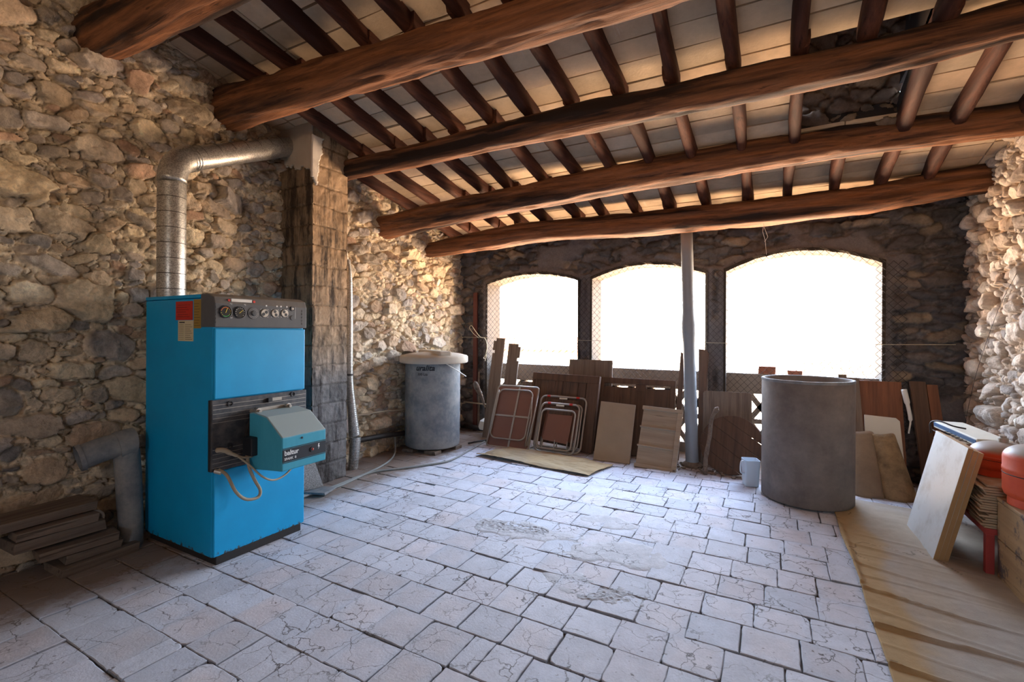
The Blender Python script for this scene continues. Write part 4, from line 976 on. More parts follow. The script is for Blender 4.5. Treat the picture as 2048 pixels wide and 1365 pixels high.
# pole
t = empty('support_pole', 'grey pole propping the beam in front of the arched openings', 'pole', (-.637, 4.72, 0)); 
prof = [(0, 0), (.062, 0), (.064, .02), (.058, .05), (.056, .6), (.055, 1.0), (.058, 1.15), (.066, 1.24), (.068, 1.33), (.060, 1.41), (.056, 1.45), (.054, 2.0), (.053, 2.24), (0, 2.24)]
o = MB().lathe(prof, 36, cap=False).build('shaft', M['pole'], t, smooth=True)
o.rotation_euler = (0, R(-1.6), 0)
MB().lathe([(0, 0), (.10, 0), (.085, .025), (.06, .045), (0, .046)], 24, cap=False).build('footing', M['oldwood'], t, smooth=True)
rg = random.Random(4); mb = MB()
for k in range(60):
    x, y, q = -.60 + rg.gauss(0, .22), 4.58 + rg.gauss(0, .07), rg.uniform(.004, .022)
    mb.lathe([(0, 0), (q, q * .1), (q * .8, q * .7), (0, q * .8)], 6, (x, y, .002), cap=False)
tag(mb.build('rubble', M['oldwood']), 'crumbs of brown rubble strewn round the foot of the grey pole', 'rubble', kind='stuff')

# ================================================================== LEANING THINGS ALONG THE FAR WALL
def leanframe(bl, br, top_y, length):
    """bl, br: (x,y) bottom corners; the top edge rests at y = top_y. local x along the bottom, y up the board, z out to the room"""
    bl = Vector((bl[0], bl[1], .004)); br = Vector((br[0], br[1], .004)); xa = (br - bl).normalized()
    back = Vector((-xa.y, xa.x, 0)); back = back if back.y > 0 else -back
    dy = (top_y - bl.y) / back.y; dy = min(dy, length * .97); up = (back * dy + Vector((0, 0, math.sqrt(length ** 2 - dy * dy)))).normalized()
    z = xa.cross(up); M4 = Matrix.Identity(4)
    for i in range(3): M4[i][0] = xa[i]; M4[i][1] = up[i]; M4[i][2] = z[i]; M4[i][3] = bl[i]
    return M4
def board(name, label, cat, bl, br, ty, L, pts, th, mat, skew=0, bevel=.002, group=None):
    Mw = leanframe(bl, br, ty, L)
    if skew: Mw = Mw @ Matrix.Rotation(R(skew), 4, 'Z')
    o = MB().prism(pts, -th, 0).build(name, mat, bevel=bevel); o.matrix_world = Mw; return tag(o, label, cat, group)
# tall notched planks
board('notched_plank', 'tall grey notched plank, left of the two leaning on the first arch', 'plank', (-2.985, 4.74), (-2.835, 4.745), 4.98, 1.20,
      [(0, 0), (.15, 0), (.15, 1.20), (.035, 1.20), (.035, 1.165), (0, 1.165), (0, 1.05), (.03, 1.05), (.03, 1.015), (0, 1.015)], .022, M['oldwood'], skew=-1.2)
board('notched_plank', 'shorter grey notched plank standing just right of the tallest one', 'plank', (-2.80, 4.77), (-2.645, 4.78), 5.0, 1.13,
      [(0, 0), (.155, 0), (.155, .93), (.13, .93), (.13, .965), (.16, .965), (.16, 1.10), (.13, 1.10), (.13, 1.135), (0, 1.135)], .022, M['oldwood'], skew=-2)
o = board('crossboard', 'horizontal rough board behind the folding table, under the first arch', 'board', (-2.60, 4.98), (-2.15, 4.98), 5.03, .70, [(0, .40), (.42, .42), (.42, .67), (0, .66)], .02, M['oldwood'])
def strip(mb, p, q, w, th=.01, z=0):
    p, q = Vector((*p, 0)), Vector((*q, 0)); d = (q - p).normalized(); n_ = Vector((-d.y, d.x, 0)) * w / 2
    mb.prism([(p - n_)[:2], (q - n_)[:2], (q + n_)[:2], (p + n_)[:2]], z, z + th)
# folding table (underside towards the room)
def folding_table():
    w, h = .505, .70
    Mw = leanframe((-2.745, 4.44), (-2.245, 4.46), 4.74, h)
    t = empty('folding_table', 'folded camping table with brown underside and grey tube legs', 'table', Mw)
    ol = rrect(w, h, .035)
    MB().prism(ol, -.016, -.004).build('tabletop', M['hardboard'], t, bevel=.002)
    MB().tube([(x, y, -.009) for x, y in rrect(w, h, .035)], .0105, 8, closed=True).build('rim', M['tube'], t, smooth=True)
    mb = MB(); strip(mb, (w * .54, .01), (w * .54, h - .01), .020, .008, -.004); strip(mb, (.02, h * .50), (w - .02, h * .50), .018, .008, -.004)
    mb.build('cross_brace', M['tube'], t)
    def leg(pts): MB().tube([(x, y, .014) for x, y in pts], .0085, 8, closed=True).build('leg', M['tube'], t, smooth=True)
    p = rrect(w * .84, h * .80, .07, 8, .03, .09); leg(p)
    MB().tube([(.012, .02, .012), (.018, h * .55, .014), (.022, h - .06, .012)], .0085, 8).build('leg', M['tube'], t, smooth=True)
    MB().tube([(w - .03, .03, .016), (w - .02, h * .5, .018), (w - .055, h - .12, .016)], .0085, 8).build('leg', M['tube'], t, smooth=True)
    MB().tube([(w - .008, .04, .020), (w + .012, h * .5, .02), (w + .012, h - .1, .012)], .0085, 8).build('leg', M['tube'], t, smooth=True)
folding_table()
# folded chairs
def folding_chair(bl, br, ty, L, w, label, first=True):
    Mw = leanframe(bl, br, ty, L)
    t = empty('folding_chair', label, 'chair', Mw, 'folded tube chairs against the window wall')
    def loop(name, x0, y0, ww, hh, z, r=.0105, rad=.06):
        MB().tube([(x0 + a, y0 + b, z) for a, b in rrect(ww, hh, rad, 8)], r, 10, closed=True).build(name, M['tube'], t, smooth=True)
    loop('leg_frame', 0, 0, w, L, 0); loop('leg_frame', .03, .03, w - .06, L * .80, .024, .0095, .05)
    MB().prism([(.075, .12), (w - .075, .10), (w - .06, L * .77), (.10, L * .77)], .002, .012).build('seat', M['hardboard'], t, bevel=.003)
    MB().prism([(.10, L * .77), (w - .09, L * .77), (w - .09, L - .03), (.10, L - .03)], -.012, -.002).build('backrest', M['dullwood'], t, bevel=.003)
    mb = MB()
    for x in (.08, w / 2, w - .08): mb.tube([(x, .012, .004), (x, .13, .006)], .007, 8)
    mb.build('stretcher', M['tube'], t)
    MB().box((w / 2 - .045, L - .03, .008), (w / 2 + .045, L - .012, .014)).build('maker_plate', M['cream'], t)
    mb = MB()
    for x in (.09, w - .10): mb.tube([(x - .018, L, 0), (x + .018, L, 0)], .0125, 10)
    mb.build('red_sleeve', M['red'], t)
folding_chair((-2.185, 4.50), (-1.745, 4.50), 4.70, .52, .44, 'folded tube-framed chair leaning in front of the other, behind the canvas sheet')
folding_chair((-2.235, 4.58), (-1.715, 4.58), 4.80, .585, .53, 'folded tube-framed chair almost hidden behind the front one')
# brown plank door behind
def plank_door():
    w, h = .86, .80
    Mw = leanframe((-2.45, 4.80), (-1.59, 4.66), 4.97, h)
    t = empty('plank_door', 'dark brown boarded door lying on its side behind the folded chairs', 'door', Mw)
    n = 7
    for k in range(n):
        MB().prism([(.02 + k * .098, .03), (.02 + k * .098 + .094, .03), (.02 + k * .098 + .094, h - .03), (.02 + k * .098, h - .03)], -.022, -.006).build('plank', M['dullwood'], t, bevel=.003)
    MB().prism([(0, h - .08), (w, h - .08), (w, h), (0, h)], -.03, .008).build('top_rail', M['dullwood'], t, bevel=.003)
    MB().prism([(w - .14, 0), (w, 0), (w, h - .08), (w - .14, h - .08)], -.03, .010).build('stile', M['dullwood'], t, bevel=.003)
    MB().prism([(0, 0), (.03, 0), (.03, h - .08), (0, h - .08)], -.03, .006).build('stile', M['dullwood'], t, bevel=.003)
plank_door()
board('grey_panel', 'flat grey-blue panel poking up behind the boarded door, in front of the first pier', 'panel', (-2.00, 4.93), (-1.50, 4.93), 5.03, .96, [(0, 0), (.50, 0), (.50, .95), (0, .95)], .018, M['oldwood'])
# framed panel with slits
def framed():
    w, h = .80, .79
    Mw = leanframe((-1.63, 4.78), (-.83, 4.80), 4.99, h)
    t = empty('framed_panel', 'dark framed board with a slit along its top, behind the two pale boards', 'panel', Mw)
    MB().prism([(.05, .05), (w - .05, .05), (w - .05, h - .095), (.05, h - .095)], -.016, -.006).build('panel', M['dullwood'], t)
    mb = MB()
    MB().prism([(0, h - .06), (w, h - .06), (w, h), (0, h)], -.025, .008).build('rail', M['dullwood'], t, bevel=.002)
    MB().prism([(0, 0), (w, 0), (w, .06), (0, .06)], -.025, .008).build('rail', M['dullwood'], t, bevel=.002)
    MB().prism([(0, .06), (.06, .06), (.06, h - .06), (0, h - .06)], -.025, .008).build('stile', M['dullwood'], t, bevel=.002)
    MB().prism([(w - .05, .06), (w, .06), (w, h - .06), (w - .05, h - .06)], -.025, .008).build('stile', M['dullwood'], t, bevel=.002)
    MB().prism([(.40, h - .13), (.52, h - .13), (.50, h - .06), (.40, h - .06)], -.020, 0).build('slit_divider', M['dullwood'], t)
framed()
board('chipboard', 'plain tan board leaning between the folded chairs and the shuttered frame', 'board', (-1.520, 4.46), (-1.165, 4.47), 4.72, .60, [(0, 0), (.355, 0), (.355, .585), (0, .60)], .016,
      mat_plain('tan_board', '9a8a74', .7, 0, .16, 6, .2))
def shutter():
    w, h = .375, .60
    Mw = leanframe((-1.11, 4.42), (-.735, 4.44), 4.70, h) @ Matrix.Rotation(R(-3), 4, 'Z')
    t = empty('shelf_frame', 'pale shallow wooden frame with two cross slats, leaning left of the grey pole', 'frame', Mw)
    m1 = mat_wood('pale_dusty_wood', '8d7f6e', 'b3a48e', 0, 5, .8, .3)
    MB().prism([(.01, .01), (w - .01, .01), (w - .01, h - .01), (.01, h - .01)], -.02, -.008).build('backing', m1, t)
    for y in (.0, h - .035): MB().prism([(0, y), (w, y), (w, y + .035), (0, y + .035)], -.02, .014).build('rail', m1, t, bevel=.003)
    MB().prism([(w - .045, .035), (w, .035), (w, h - .035), (w - .045, h - .035)], -.02, .014).build('stile', m1, t, bevel=.003)
    for y in (.20, .385): MB().prism([(0, y), (w - .045, y), (w - .045, y + .014), (0, y + .014)], -.02, .012).build('slat', m1, t, bevel=.003)
shutter()
# planks beside the pole
board('tall_lath', 'dark tall lath leaning just right of the grey pole', 'plank', (-.60, 4.80), (-.53, 4.80), 5.0, 1.12, [(0, 0), (.03, 0), (.075, 1.06), (.055, 1.10), (-.02, 1.11)], .018, M['dullwood'])
board('tall_lath', 'thin split lath leaning right of the dark tall lath', 'plank', (-.575, 4.78), (-.55, 4.78), 5.0, .86, [(0, 0), (.02, 0), (.045, .83), (.028, .84)], .012, M['oldwood'])
board('tall_lath', 'dark tall lath leaning just left of the grey pole', 'plank', (-.84, 4.84), (-.78, 4.84), 5.0, 1.08, [(0, 0), (.06, 0), (.09, 1.05), (.05, 1.07)], .018, M['dullwood'])
board('rounded_tray', 'dark flat sheet with rounded top corners behind the round wooden lid', 'sheet', (-.56, 4.80), (-.10, 4.82), 4.90, .70, [(0, 0), (.42, 0)] + rrect(.42, .70, .03, 5)[:12] , .012, M['oldwood'])
# round wooden lid
def round_lid():
    r = .265; Mw = leanframe((-.58, 4.60), (-.05, 4.53), 4.80, .54)
    t = empty('round_lid', 'round wooden lid of diagonal boards leaning between pole and open drum', 'lid', Mw)
    n = 5; W_ = 2 * r / n
    for k in range(n):
        a = -r + k * W_ + .0015; b = a + W_ - .003; pts = []
        for j in range(9): v = a + (b - a) * j / 8; pts.append((math.sqrt(max(0, r * r - v * v)), v))
        for j in range(9): v = b + (a - b) * j / 8; pts.append((-math.sqrt(max(0, r * r - v * v)), v))
        M2 = Matrix.Translation((r, r + .002, 0)) @ Matrix.Rotation(R(-32), 4, 'Z')
        MB().prism(pts, -.022, 0, M2).build('board', M['dullwood'], t, bevel=.002)
round_lid()
o = MB().tube(smooth_path([(-.50, 4.50, .0), (-.495, 4.52, .15), (-.47, 4.545, .32), (-.455, 4.57, .48), (-.415, 4.58, .57), (-.40, 4.58, .59)], 6), [.020] * 3 + [.018, .022, .019, .017, .022, .020, .018] + [.017] * 12 + [.02, .022, .024, .02, .016, .012, .01, .008, .006], 10).build('stick', M['oldwood'], smooth=True); tag(o, 'gnarled stick leaning against the round wooden lid', 'stick')
# jug
t = empty('plastic_jug', 'translucent white square measuring jug standing left of the open drum', 'jug', Matrix.Translation((-.135, 4.36, 0)) @ Matrix.Rotation(R(18), 4, 'Z'))
mj, tt, bb = newmat('milky_plastic'); bb.inputs['Base Color'].default_value = (.72, .82, .9, 1); bb.inputs['Roughness'].default_value = .35; bb.inputs['Subsurface Weight'].default_value = .0; bb.inputs['Transmission Weight'].default_value = .15
mb = MB(); rings = []
for (s, z) in ((.046, .0), (.052, .006), (.056, .12), (.060, .215), (.057, .215), (.053, .12), (.048, .012)):
    rings.append([(x, y, z) for x, y in rrect(2 * s, 2 * s, .016, 4, -s, -s)])
V_ = [p for r_ in rings for p in r_]; n = len(rings[0]); F_ = []
for i in range(len(rings) - 1):
    for k in range(n): k2 = (k + 1) % n; F_.append([i * n + k, i * n + k2, (i + 1) * n + k2, (i + 1) * n + k])
F_ += [list(range(n))[::-1], [(len(rings) - 1) * n + k for k in range(n)]]
MB().add(V_, F_).build('jug_body', mj, t, auto=40)
MB().tube(smooth_path([(-.055, -.03, .20), (-.085, -.045, .20), (-.088, -.047, .12), (-.052, -.03, .10)], 6), .007, 8).build('handle', mj, t, smooth=True)
# open drum
t = empty('open_drum', 'large open grey-brown fibre-cement drum standing in front of the right arch', 'drum', (.246, 4.22, 0))
r = .302
MB().lathe([(.0, .012), (r - .006, .012), (r, .02), (r, .5), (r, .903), (r - .005, .909), (r - .014, .909), (r - .018, .90), (r - .018, .05), (0, .05)], 96, cap=False).build('shell', M['drum'], t, auto=40)
MB().lathe([(r - .017, .904), (r - .016, .9115), (r + .001, .9115), (r + .003, .902), (r + .001, .892)], 96, cap=False).build('rim', M['cement'], t, smooth=True)
# planks and panels right of the drum
board('weathered_plank', 'knotty grey plank standing behind the right side of the drum', 'plank', (.545, 4.72), (.69, 4.72), 4.99, .93, [(0, 0), (.16, 0), (.125, .91), (.04, .91), (.04, .935), (-.02, .935)], .024, M['oldwood'])
board('red_brown_panel', 'reddish-brown panel leaning on the window wall right of the knotty plank', 'panel', (.66, 4.86), (.98, 4.86), 5.0, .87, [(0, 0), (.32, 0), (.30, .86), (-.005, .86)], .016, M['redwood'])
board('cream_tile', 'cream rectangular sheet standing behind the two curved roof tiles', 'sheet', (.70, 4.78), (.96, 4.78), 4.92, .60, [(0, 0), (.26, 0), (.235, .55), (.21, .575), (.0, .585)], .014, M['cream'])
board('dark_timber', 'dark upright timber leaning in the right corner of the window wall', 'plank', (1.07, 4.80), (1.20, 4.80), 4.98, .90, [(0, 0), (.10, 0), (.04, .88), (-.06, .88)], .04, M['dullwood'])
board('dark_timber', 'narrow brown timber standing right of the dark upright one', 'plank', (1.19, 4.86), (1.26, 4.86), 5.0, .86, [(0, 0), (.07, 0), (.0, .85), (-.07, .85)], .03, M['redwood'])
o = MB().tube(smooth_path([(.985, 4.88, .45), (1.0, 4.90, .56), (.985, 4.92, .68), (.965, 4.94, .80)], 8), [.006] * 8 + [.014] * 9 + [.02] * 8, 8).build('bleached_stick', M['white'], smooth=True); tag(o, 'bleached white stick standing in front of the dark corner timber', 'stick')
# curved roof tiles
def rooftile(bl, br, ty, L, w0, w1, label, mat, d=.05, skew=0):
    Mw = leanframe(bl, br, ty, L)
    n, m = 14, 20; V_ = []; F_ = []; rg = random.Random(L)
    for s, th in ((1, 0), (0, .016)):
        for j in range(m + 1):
            v = j / m; ww = w0 + (w1 - w0) * v
            for i in range(n + 1):
                a = PI * (i / n); x = -math.cos(a) * (ww / 2 - th) + w0 / 2; z = (math.sin(a)) ** .75 * (d - th * .9) - d
                V_.append((x + v * skew, v * L + .008 * math.sin(a * 3 + 1) * (1 if v > .9 or v < .1 else 0), z + rg.uniform(-.001, .001)))
    q = (n + 1) * (m + 1)
    for j in range(m):
        for i in range(n):
            a = j * (n + 1) + i; F_.append([a, a + 1, a + n + 2, a + n + 1]); b = a + q; F_.append([b, b + n + 1, b + n + 2, b + 1])
    for i in range(n): F_.append([i, q + i, q + i + 1, i + 1]); a = m * (n + 1) + i; F_.append([a, a + 1, q + a + 1, q + a])
    for j in range(m): a = j * (n + 1); F_.append([a, a + n + 1, q + a + n + 1, q + a]); b = a + n; F_.append([b, q + b, q + b + n + 1, b + n + 1])
    o = meshobj('roof_tile', V_, F_, mat, smooth=True); o.matrix_world = Mw; tag(o, label, 'roof tile', 'curved clay roof tiles')
mt1 = mat_plain('tan_clay_tile', '94806a', .85, 0, .2, 8, .5, .004, .2, '7a6a5a', .3); mt2 = mat_plain('mossy_clay_tile', 'a08664', .9, 0, .25, 7, .7, .006, .2, '3f342e', .25)
rooftile((.565, 4.46), (.765, 4.47), 4.72, .53, .215, .185, 'tan curved clay roof tile standing next to the drum', mt1, .075)
rooftile((.785, 4.45), (.985, 4.50), 4.70, .525, .225, .175, 'blackened curved clay roof tile, right of the tan one', mt2, .085, -.02)

# ================================================================== RIGHT SIDE
# canvas sheets
def canvas(name, label, fx, n, mm, wr, seed, base, alt, tan=None):
    u = np.linspace(0, 1, n); v = np.linspace(0, 1, mm); U, V = np.meshgrid(u, v); X_, Y_ = fx(U, V)
    h = .010 + wr(X_, Y_, U, V); c1 = np.array(lin(base)); c2 = np.array(lin(alt)); f = sst(fbm(X_ * 2.2, Y_ * 1.3, seed, 4) * 3.2 + .5)[..., None]
    if tan is not None: f = np.clip(sst((X_ - tan) / .10 + fbm(X_ * 5, Y_ * 5, seed + 2, 4) * 1.6)[..., None] * (.55 + .45 * f), 0, 1)
    C = c1 * (1 - f) + c2 * f
    C = C * (1 - .45 * sst((np.abs(fbm(X_ * 3, Y_ * 3, seed + 9, 4)) < .006).astype(float) * (fbm(X_ * 1.5, Y_ * 1.5, seed + 11, 2) > .08))[..., None])
    o = meshobj(name, np.stack([X_, Y_, h], -1).reshape(-1, 3), gridfaces(*U.shape), M['canvas'], smooth=True, col=C.reshape(-1, 3))
    s = o.modifiers.new('solid', 'SOLIDIFY'); s.thickness = .003; return tag(o, label, 'canvas')
def fx1(U, V):
    y = -1.2 + V * 5.55; x0 = .395 + .018 * fbm(y * 2.3, y * 0 + 1, 3, 3); x1 = 1.36
    return x0 + (x1 - x0) * U, y - .10 * U
def wr1(X_, Y_, U, V):
    g = 0
    for k, (yy, sl, a, wd) in enumerate([(2.83, -.22, .018, .018), (2.52, -.12, .020, .02), (2.24, -.10, .016, .016), (3.15, -.3, .012, .02), (3.42, -.25, .010, .03), (1.9, -.1, .015, .02), (2.66, -.30, .008, .02), (3.0, -.16, .007, .012), (2.38, -.2, .007, .012), (2.08, -.15, .012, .014), (3.28, -.12, .006, .012), (3.6, -.2, .008, .03), (1.6, -.1, .01, .03)]):
        d = Y_ - (yy + sl * (X_ - .4) + .03 * fbm(X_ * 4, Y_ * 0 + k, k, 2)); g = g + .8 * a * np.exp(-(d / (wd * .5)) ** 2) * np.exp(-((X_ - .4) / .55) ** 2)
    g = g * 1.1
    roll = .012 * np.exp(-((X_ - .405) / .014) ** 2) * ((Y_ > 2.9) & (Y_ < 3.75))
    return g + roll + np.abs(fbm(X_ * 2.5, Y_ * 6, 12, 3)) * .016 + .05 * sst((X_ - .95) / .4) * fbm(X_ * 4, Y_ * 3, 6, 2)
canvas('canvas_sheet', 'long dusty tan canvas spread on the floor along the right wall', fx1, 130, 560, wr1, 31, 'a88e68', 'a59d93', .50)
def fx2(U, V):
    ax = -2.60 + 1.22 * U; ay = 4.02 - .12 * U; bx = -2.38 + 1.10 * U; by = 4.56 - .22 * U
    return ax + (bx - ax) * V, ay + (by - ay) * V + .01 * fbm(U * 6, V * 0, 3, 2)
canvas('canvas_sheet', 'small tan canvas lying on the floor in front of the folded table and chairs', fx2, 120, 60, lambda X_, Y_, U, V: np.abs(fbm(X_ * 3 + Y_ * 2, Y_ * 6, 8, 4)) * .07, 41, 'ab9672', '9a8c76')
# white boards
for k in range(3):
    dx = .022 * k
    bl, br = Vector((.795 + dx, 3.405 + .003 * k, .004)), Vector((.787 + dx, 3.94, .004)); xa = (br - bl).normalized()
    L = .652 - (.0, .012, .02)[k]; lean = math.asin(.145 / L); outv = Vector((1, 0, 0)); outv = (outv - xa * outv.dot(xa)).normalized()
    up = (outv * math.sin(lean) + Vector((0, 0, 1)) * math.cos(lean)).normalized(); z = xa.cross(up)
    M4 = Matrix.Identity(4)
    for i in range(3): M4[i][0] = xa[i]; M4[i][1] = up[i]; M4[i][2] = z[i]; M4[i][3] = bl[i]
    t = empty('laminated_board', ['white laminated board leaning on the tile stacks, outermost', 'white laminated board sandwiched second behind the outermost', 'white laminated board resting directly on the tile stacks'][k], 'board', M4, 'white boards leaning at the right wall')
    s = 1 if z.x < 0 else -1
    MB().box((0, 0, -.020 if s > 0 else .0), (.53, L, 0 if s > 0 else .02)).build('core', mat_plain('raw_chipboard_edge', 'a8875c', .8, 0, .12, 30, .2) if k == 0 else bpy.data.materials['raw_chipboard_edge'], t)
    MB().box((.001, .001, 0 if s > 0 else -.0012), (.529, L - .001, .0012 if s > 0 else 0)).build('laminate', M['lam'] if 'lam' in M else M.setdefault('lam', mat_plain('white_laminate', 'd3d6d4', .4, 0, .07, 3, .04, .002, .4, 'b0aca2', .05)), t)
# red table
t = empty('red_table', 'low red metal table carrying the tile stacks at the right wall', 'table', (1.18, 3.80, 0)); o3 = (1.18, 3.80, 0)
MB(o3).box((.985, 3.335, .215), (1.375, 4.28, .245)).build('tabletop', M['redpaint'], t, bevel=.003)
for (x, y) in ((.99, 3.34), (1.335, 3.34), (.99, 4.24), (1.335, 4.24)): MB(o3).box((x, y, 0), (x + .035, y + .035, .215)).build('leg', M['redpaint'], t, bevel=.003)
# tile stacks
M['clay'] = mat_plain('thin_clay_tile', 'a98d6e', .85, 0, .2, 14, .4, .003, .2, 'c2b29a', .2)
proto = None
stacks = [('front stack on the red table', 1.085, 3.435, 17, .19, .19), ('stack under the small gas bottle', 1.12, 3.66, 16, .22, .24), ('rear stack on the red table', 1.12, 3.98, 26, .24, .30)]
rg = random.Random(12)
for si, (nm, x, y, cnt, w, d) in enumerate(stacks):
    proto = MB().box((-w / 2, -d / 2, 0), (w / 2, d / 2, .0115), jit=.002).build('clay_tile', M['clay'], bevel=.001)
    for k in range(cnt):
        o = proto if k == 0 else proto.copy()
        if k: COL.objects.link(o)
        j = rg.uniform(-.022, .008) if si < 2 else rg.uniform(-.012, .006)
        o.matrix_world = Matrix.Translation((x + j, y + rg.uniform(-.006, .006), .246 + k * .0133)) @ Matrix.Rotation(R(rg.uniform(-5, 5)), 4, 'Z')
        o['label'] = 'thin clay tile, %s from the %s of the %s' % (ORD[k] if k < cnt // 2 else ORD[cnt - 1 - k], 'bottom' if k < cnt // 2 else 'top', nm); o['category'] = 'tile'; o['group'] = 'thin clay tiles in the ' + nm
# aluminium blue box and rack
t = empty('blue_metal_case', 'long blue and aluminium case lying on the rear tile stack', 'case', Matrix.Translation((1.10, 4.02, .598)) @ Matrix.Rotation(R(4), 4, 'Z'))
mbx = mat_plain('steel_blue_paint', '3d6288', .4, .2, .1, 10, .05)
MB().box((-.06, -.30, 0), (.10, .34, .045)).build('shell', M['cream'], t, bevel=.004)
MB().box((-.063, -.29, .012), (-.060, .33, .036)).build('side_stripe', mbx, t)
MB().box((-.055, .34, .005), (.095, .344, .042)).build('end_cap', M['tube'], t)
t = empty('wire_rack', 'bent wire rack hooked over the top of the white boards', 'rack', (.99, 3.98, .60))
MB().tube(smooth_path([(-.03, .20, -.02), (-.03, .20, .05), (.0, .14, .075), (.05, .06, .06), (.10, .02, .055)], 6), .005, 8).build('hoop', M['dark'], t, smooth=True)
mb = MB()
for k in range(6): mb.tube([(-.02, .16 - .06 * k, .005), (.05, .12 - .06 * k, .010)], .0025, 6)
mb.tube([(-.02, .20, .006), (-.02, -.20, .004)], .003, 6); mb.build('wire', M['dark'], t)
# crate
def crate():
    x0, x1, y0, y1, z1 = 1.03, 1.37, 2.35, 3.325, .42
    t = empty('wooden_crate', 'heavy stained wooden chest standing against the right wall', 'chest', ((x0 + x1) / 2, 2.85, 0)); o3 = ((x0 + x1) / 2, 2.85, 0)
    mw = mat_wood('stained_chest_wood', '8a6c4c', 'b3936a', 1, 4, .7, .3)
    nt_ = mw.node_tree; bs_ = nt_.nodes['Principled BSDF']; old = bs_.inputs['Base Color'].links[0].from_socket
    nt_.links.new(mix(nt_, mrange(nt_, noise(nt_, coords(nt_), 5.5, 8, .7), .53, .60, 0, .85), old, lin('3c3a44')), bs_.inputs['Base Color'])
    MB(o3).box((x0, y0, .0), (x0 + .025, y1, .205), jit=.002).build('side_board', mw, t, bevel=.003)
    MB(o3).box((x0, y0, .207), (x0 + .025, y1, z1 - .02), jit=.002).build('side_board', mw, t, bevel=.003)
    MB(o3).box((x0 + .025, y1 - .025, 0), (x1, y1, z1 - .02)).build('end_board', mw, t, bevel=.003)
    MB(o3).box((x0 + .025, y0, 0), (x1, y0 + .025, z1 - .02)).build('end_board', mw, t, bevel=.003)
    MB(o3).box((x0 - .004, y0, z1 - .019), (x1, y1 + .004, z1)).build('lid', mw, t, bevel=.004)
crate()
def gas(loc, r, h, label):
    t = empty('gas_bottle', label, 'gas bottle', loc, 'orange gas bottles')
    def arc(z0, hh, n=8): return [(r * math.cos(PI / 2 * k / n) ** .8 if k < n else 0.0, z0 + hh * math.sin(PI / 2 * k / n)) for k in range(n + 1)]
    pr = [(0, .03), (r * .8, .03), (r * .95, .045), (r, .07), (r, h * .55), (r + .0015, h * .56), (r + .0015, h * .60), (r, h * .61)] + arc(h - .07, .07)
    MB().lathe(pr, 56, cap=False).build('body', M['gas'], t, auto=50)
    MB().lathe([(r * .86, .0), (r * .88, .0), (r * .88, .05), (r * .86, .05)], 48, cap=False).build('foot_ring', M['gas'], t, auto=40)
    MB().lathe([(r + .0005, h * .50), (r + .002, h * .508), (r + .0005, h * .516)], 56, cap=False).build('weld_seam', M['dark'], t, smooth=True)
    MB().lathe([(.022, h - .01), (.022, h + .02), (.014, h + .025), (.014, h + .035), (0, h + .035)], 20, cap=False).build('valve', M['tube'], t, auto=30)
    if r > .15: MB().tube(smooth_path([(-.06, .0, h + .0), (-.055, .03, h + .015), (0, .06, h + .02), (.055, .03, h + .015), (.06, 0, h)], 5), .006, 8).build('handle', M['red'], t, smooth=True)
def mat_gas():
    m, t, b = newmat('dusty_orange_gas_bottle'); co = coords(t); g = N(t, 'ShaderNodeNewGeometry'); s = N(t, 'ShaderNodeSeparateXYZ'); t.links.new(g.outputs['Normal'], s.inputs[0])
    n = noise(t, co, 14, 7, .65); ad = N(t, 'ShaderNodeMath', operation='MULTIPLY_ADD'); t.links.new(n, ad.inputs[0]); ad.inputs[1].default_value = .35; t.links.new(s.outputs[2], ad.inputs[2])
    c = mix(t, n, lin('c8421f'), lin('e0633a')); c = mix(t, mrange(t, ad.outputs[0], .45, .85), c, lin('a3968a'))   # settled dust on top
    t.links.new(c, b.inputs['Base Color']); b.inputs['Roughness'].default_value = .5; bump(t, b, noise(t, co, 60, 4, .5), .15, .002); return m
M['gas'] = mat_gas()
gas((1.165, 3.205, .421), .152, .30, 'larger orange gas bottle standing on the wooden chest')
gas((1.155, 3.66, .462), .142, .185, 'smaller orange gas bottle on the middle tile stack, behind the chest')
# bricks on the parapet and the wire down the right wall
for x, w, h, lab in ((-.025, .15, .07, 'reddish brick lying on the parapet of the right arch, behind the drum rim'), (.21, .12, .04, 'small flat brick piece on the parapet right of the larger brick')):
    o = MB().box((x - w / 2, YF + .15, .856), (x + w / 2, YF + .25, .856 + h), jit=.004).build('brick', mat_plain('reddish_brick', 'a0674e', .9, 0, .15, 20, .3) if h > .05 else M['terra0'], bevel=.004) if h > .05 else MB().box((x - w / 2, YF + .15, .856), (x + w / 2, YF + .25, .856 + h), jit=.004).build('brick', bpy.data.materials['reddish_brick'], bevel=.004)
    tag(o, lab, 'brick')
o = MB().tube(smooth_path([(1.30, 3.95, 1.62), (1.30, 4.2, 1.42), (1.31, 4.55, 1.05), (1.31, 4.72, .78), (1.30, 4.80, .55)], 8), .0014, 6).build('wall_wire', M['dark'], smooth=True); tag(o, 'thin dark wire hanging diagonally across the right stone wall', 'wire')
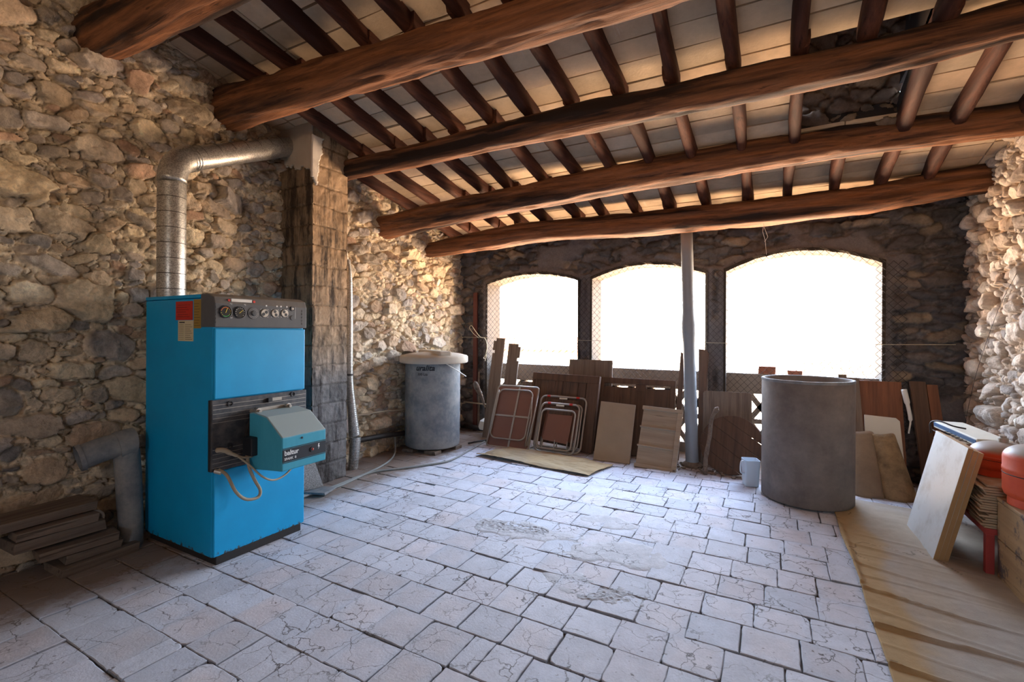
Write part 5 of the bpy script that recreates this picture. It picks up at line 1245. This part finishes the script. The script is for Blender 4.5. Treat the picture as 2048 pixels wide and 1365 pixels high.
# cobweb
o = MB().tube([(-.05, 4.60, 2.20), (-.06, 4.60, 2.13), (-.04, 4.60, 2.05), (-.03, 4.60, 1.93)], .0018, 5).tube([(-.05, 4.60, 2.17), (-.02, 4.60, 2.08), (-.045, 4.60, 2.04)], .0018, 5).build('cobweb', M['white']); tag(o, 'dusty cobweb thread hanging from the beam over the right arch', 'cobweb')
# ================================================================== OUTSIDE
M['terra'] = mat_plain('terracotta_roof', 'c8824e', .8, 0, .2, 3, .3)
M['render'] = mat_plain('pale_house_render', 'd8cfc0', .9, 0, .08, 2, .1)
def house(x0, x1, y0, y1, ze, zt, label):
    t = empty('neighbouring_house', label, 'house', ((x0 + x1) / 2, y0, -3)); o3 = ((x0 + x1) / 2, y0, -3)
    MB(o3).box((x0, y0 + .2, -3), (x1, y1, ze)).build('wall', M['render'], t)
    ym = (y0 + y1) / 2
    MB(o3).add([(x0 - .2, y0, ze), (x1 + .2, y0, ze), (x1 + .2, ym, zt), (x0 - .2, ym, zt), (x0 - .2, y1, ze), (x1 + .2, y1, ze)], [[0, 1, 2, 3], [3, 2, 5, 4], [0, 3, 4], [1, 5, 2], [0, 4, 5, 1]]).build('roof', M['terra'], t)
    mb = MB(o3)
    n = int((x1 - x0) / .22)
    for k in range(n): x = x0 + (x1 - x0) * (k + .5) / n; mb.tube([(x, y0 - .02, ze + .04), (x, ym, zt + .04)], .07, 6)
    mb.build('tile_ridges', M['terra'], t)
house(-9.5, -5.0, 14, 18, .6, 1.0, 'tiled house roof outside, seen through the left arch')
house(.6, 4.6, 14, 19, -.3, .45, 'tiled house roof outside, seen through the right arch')
bpy.context.view_layer.update()
# daylight portals in the three arches and the added fill opening
for i, w in enumerate(WIN + [(-.2, .45)]):
    l = bpy.data.lights.new('window_portal', 'AREA'); l.shape = 'RECTANGLE'; l.size = w[1] - w[0]; l.size_y = 2.0
    l.cycles.is_portal = True
    o = bpy.data.objects.new('window_portal', l); COL.objects.link(o); o.location = ((w[0] + w[1]) / 2, YF + .32, 1.02)
    o.rotation_euler = (R(-90), 0, 0)
    if i == 3: l.size_y = .6; o.location = (.125, YB - .22, 1.75); o.rotation_euler = (R(90), 0, 0)
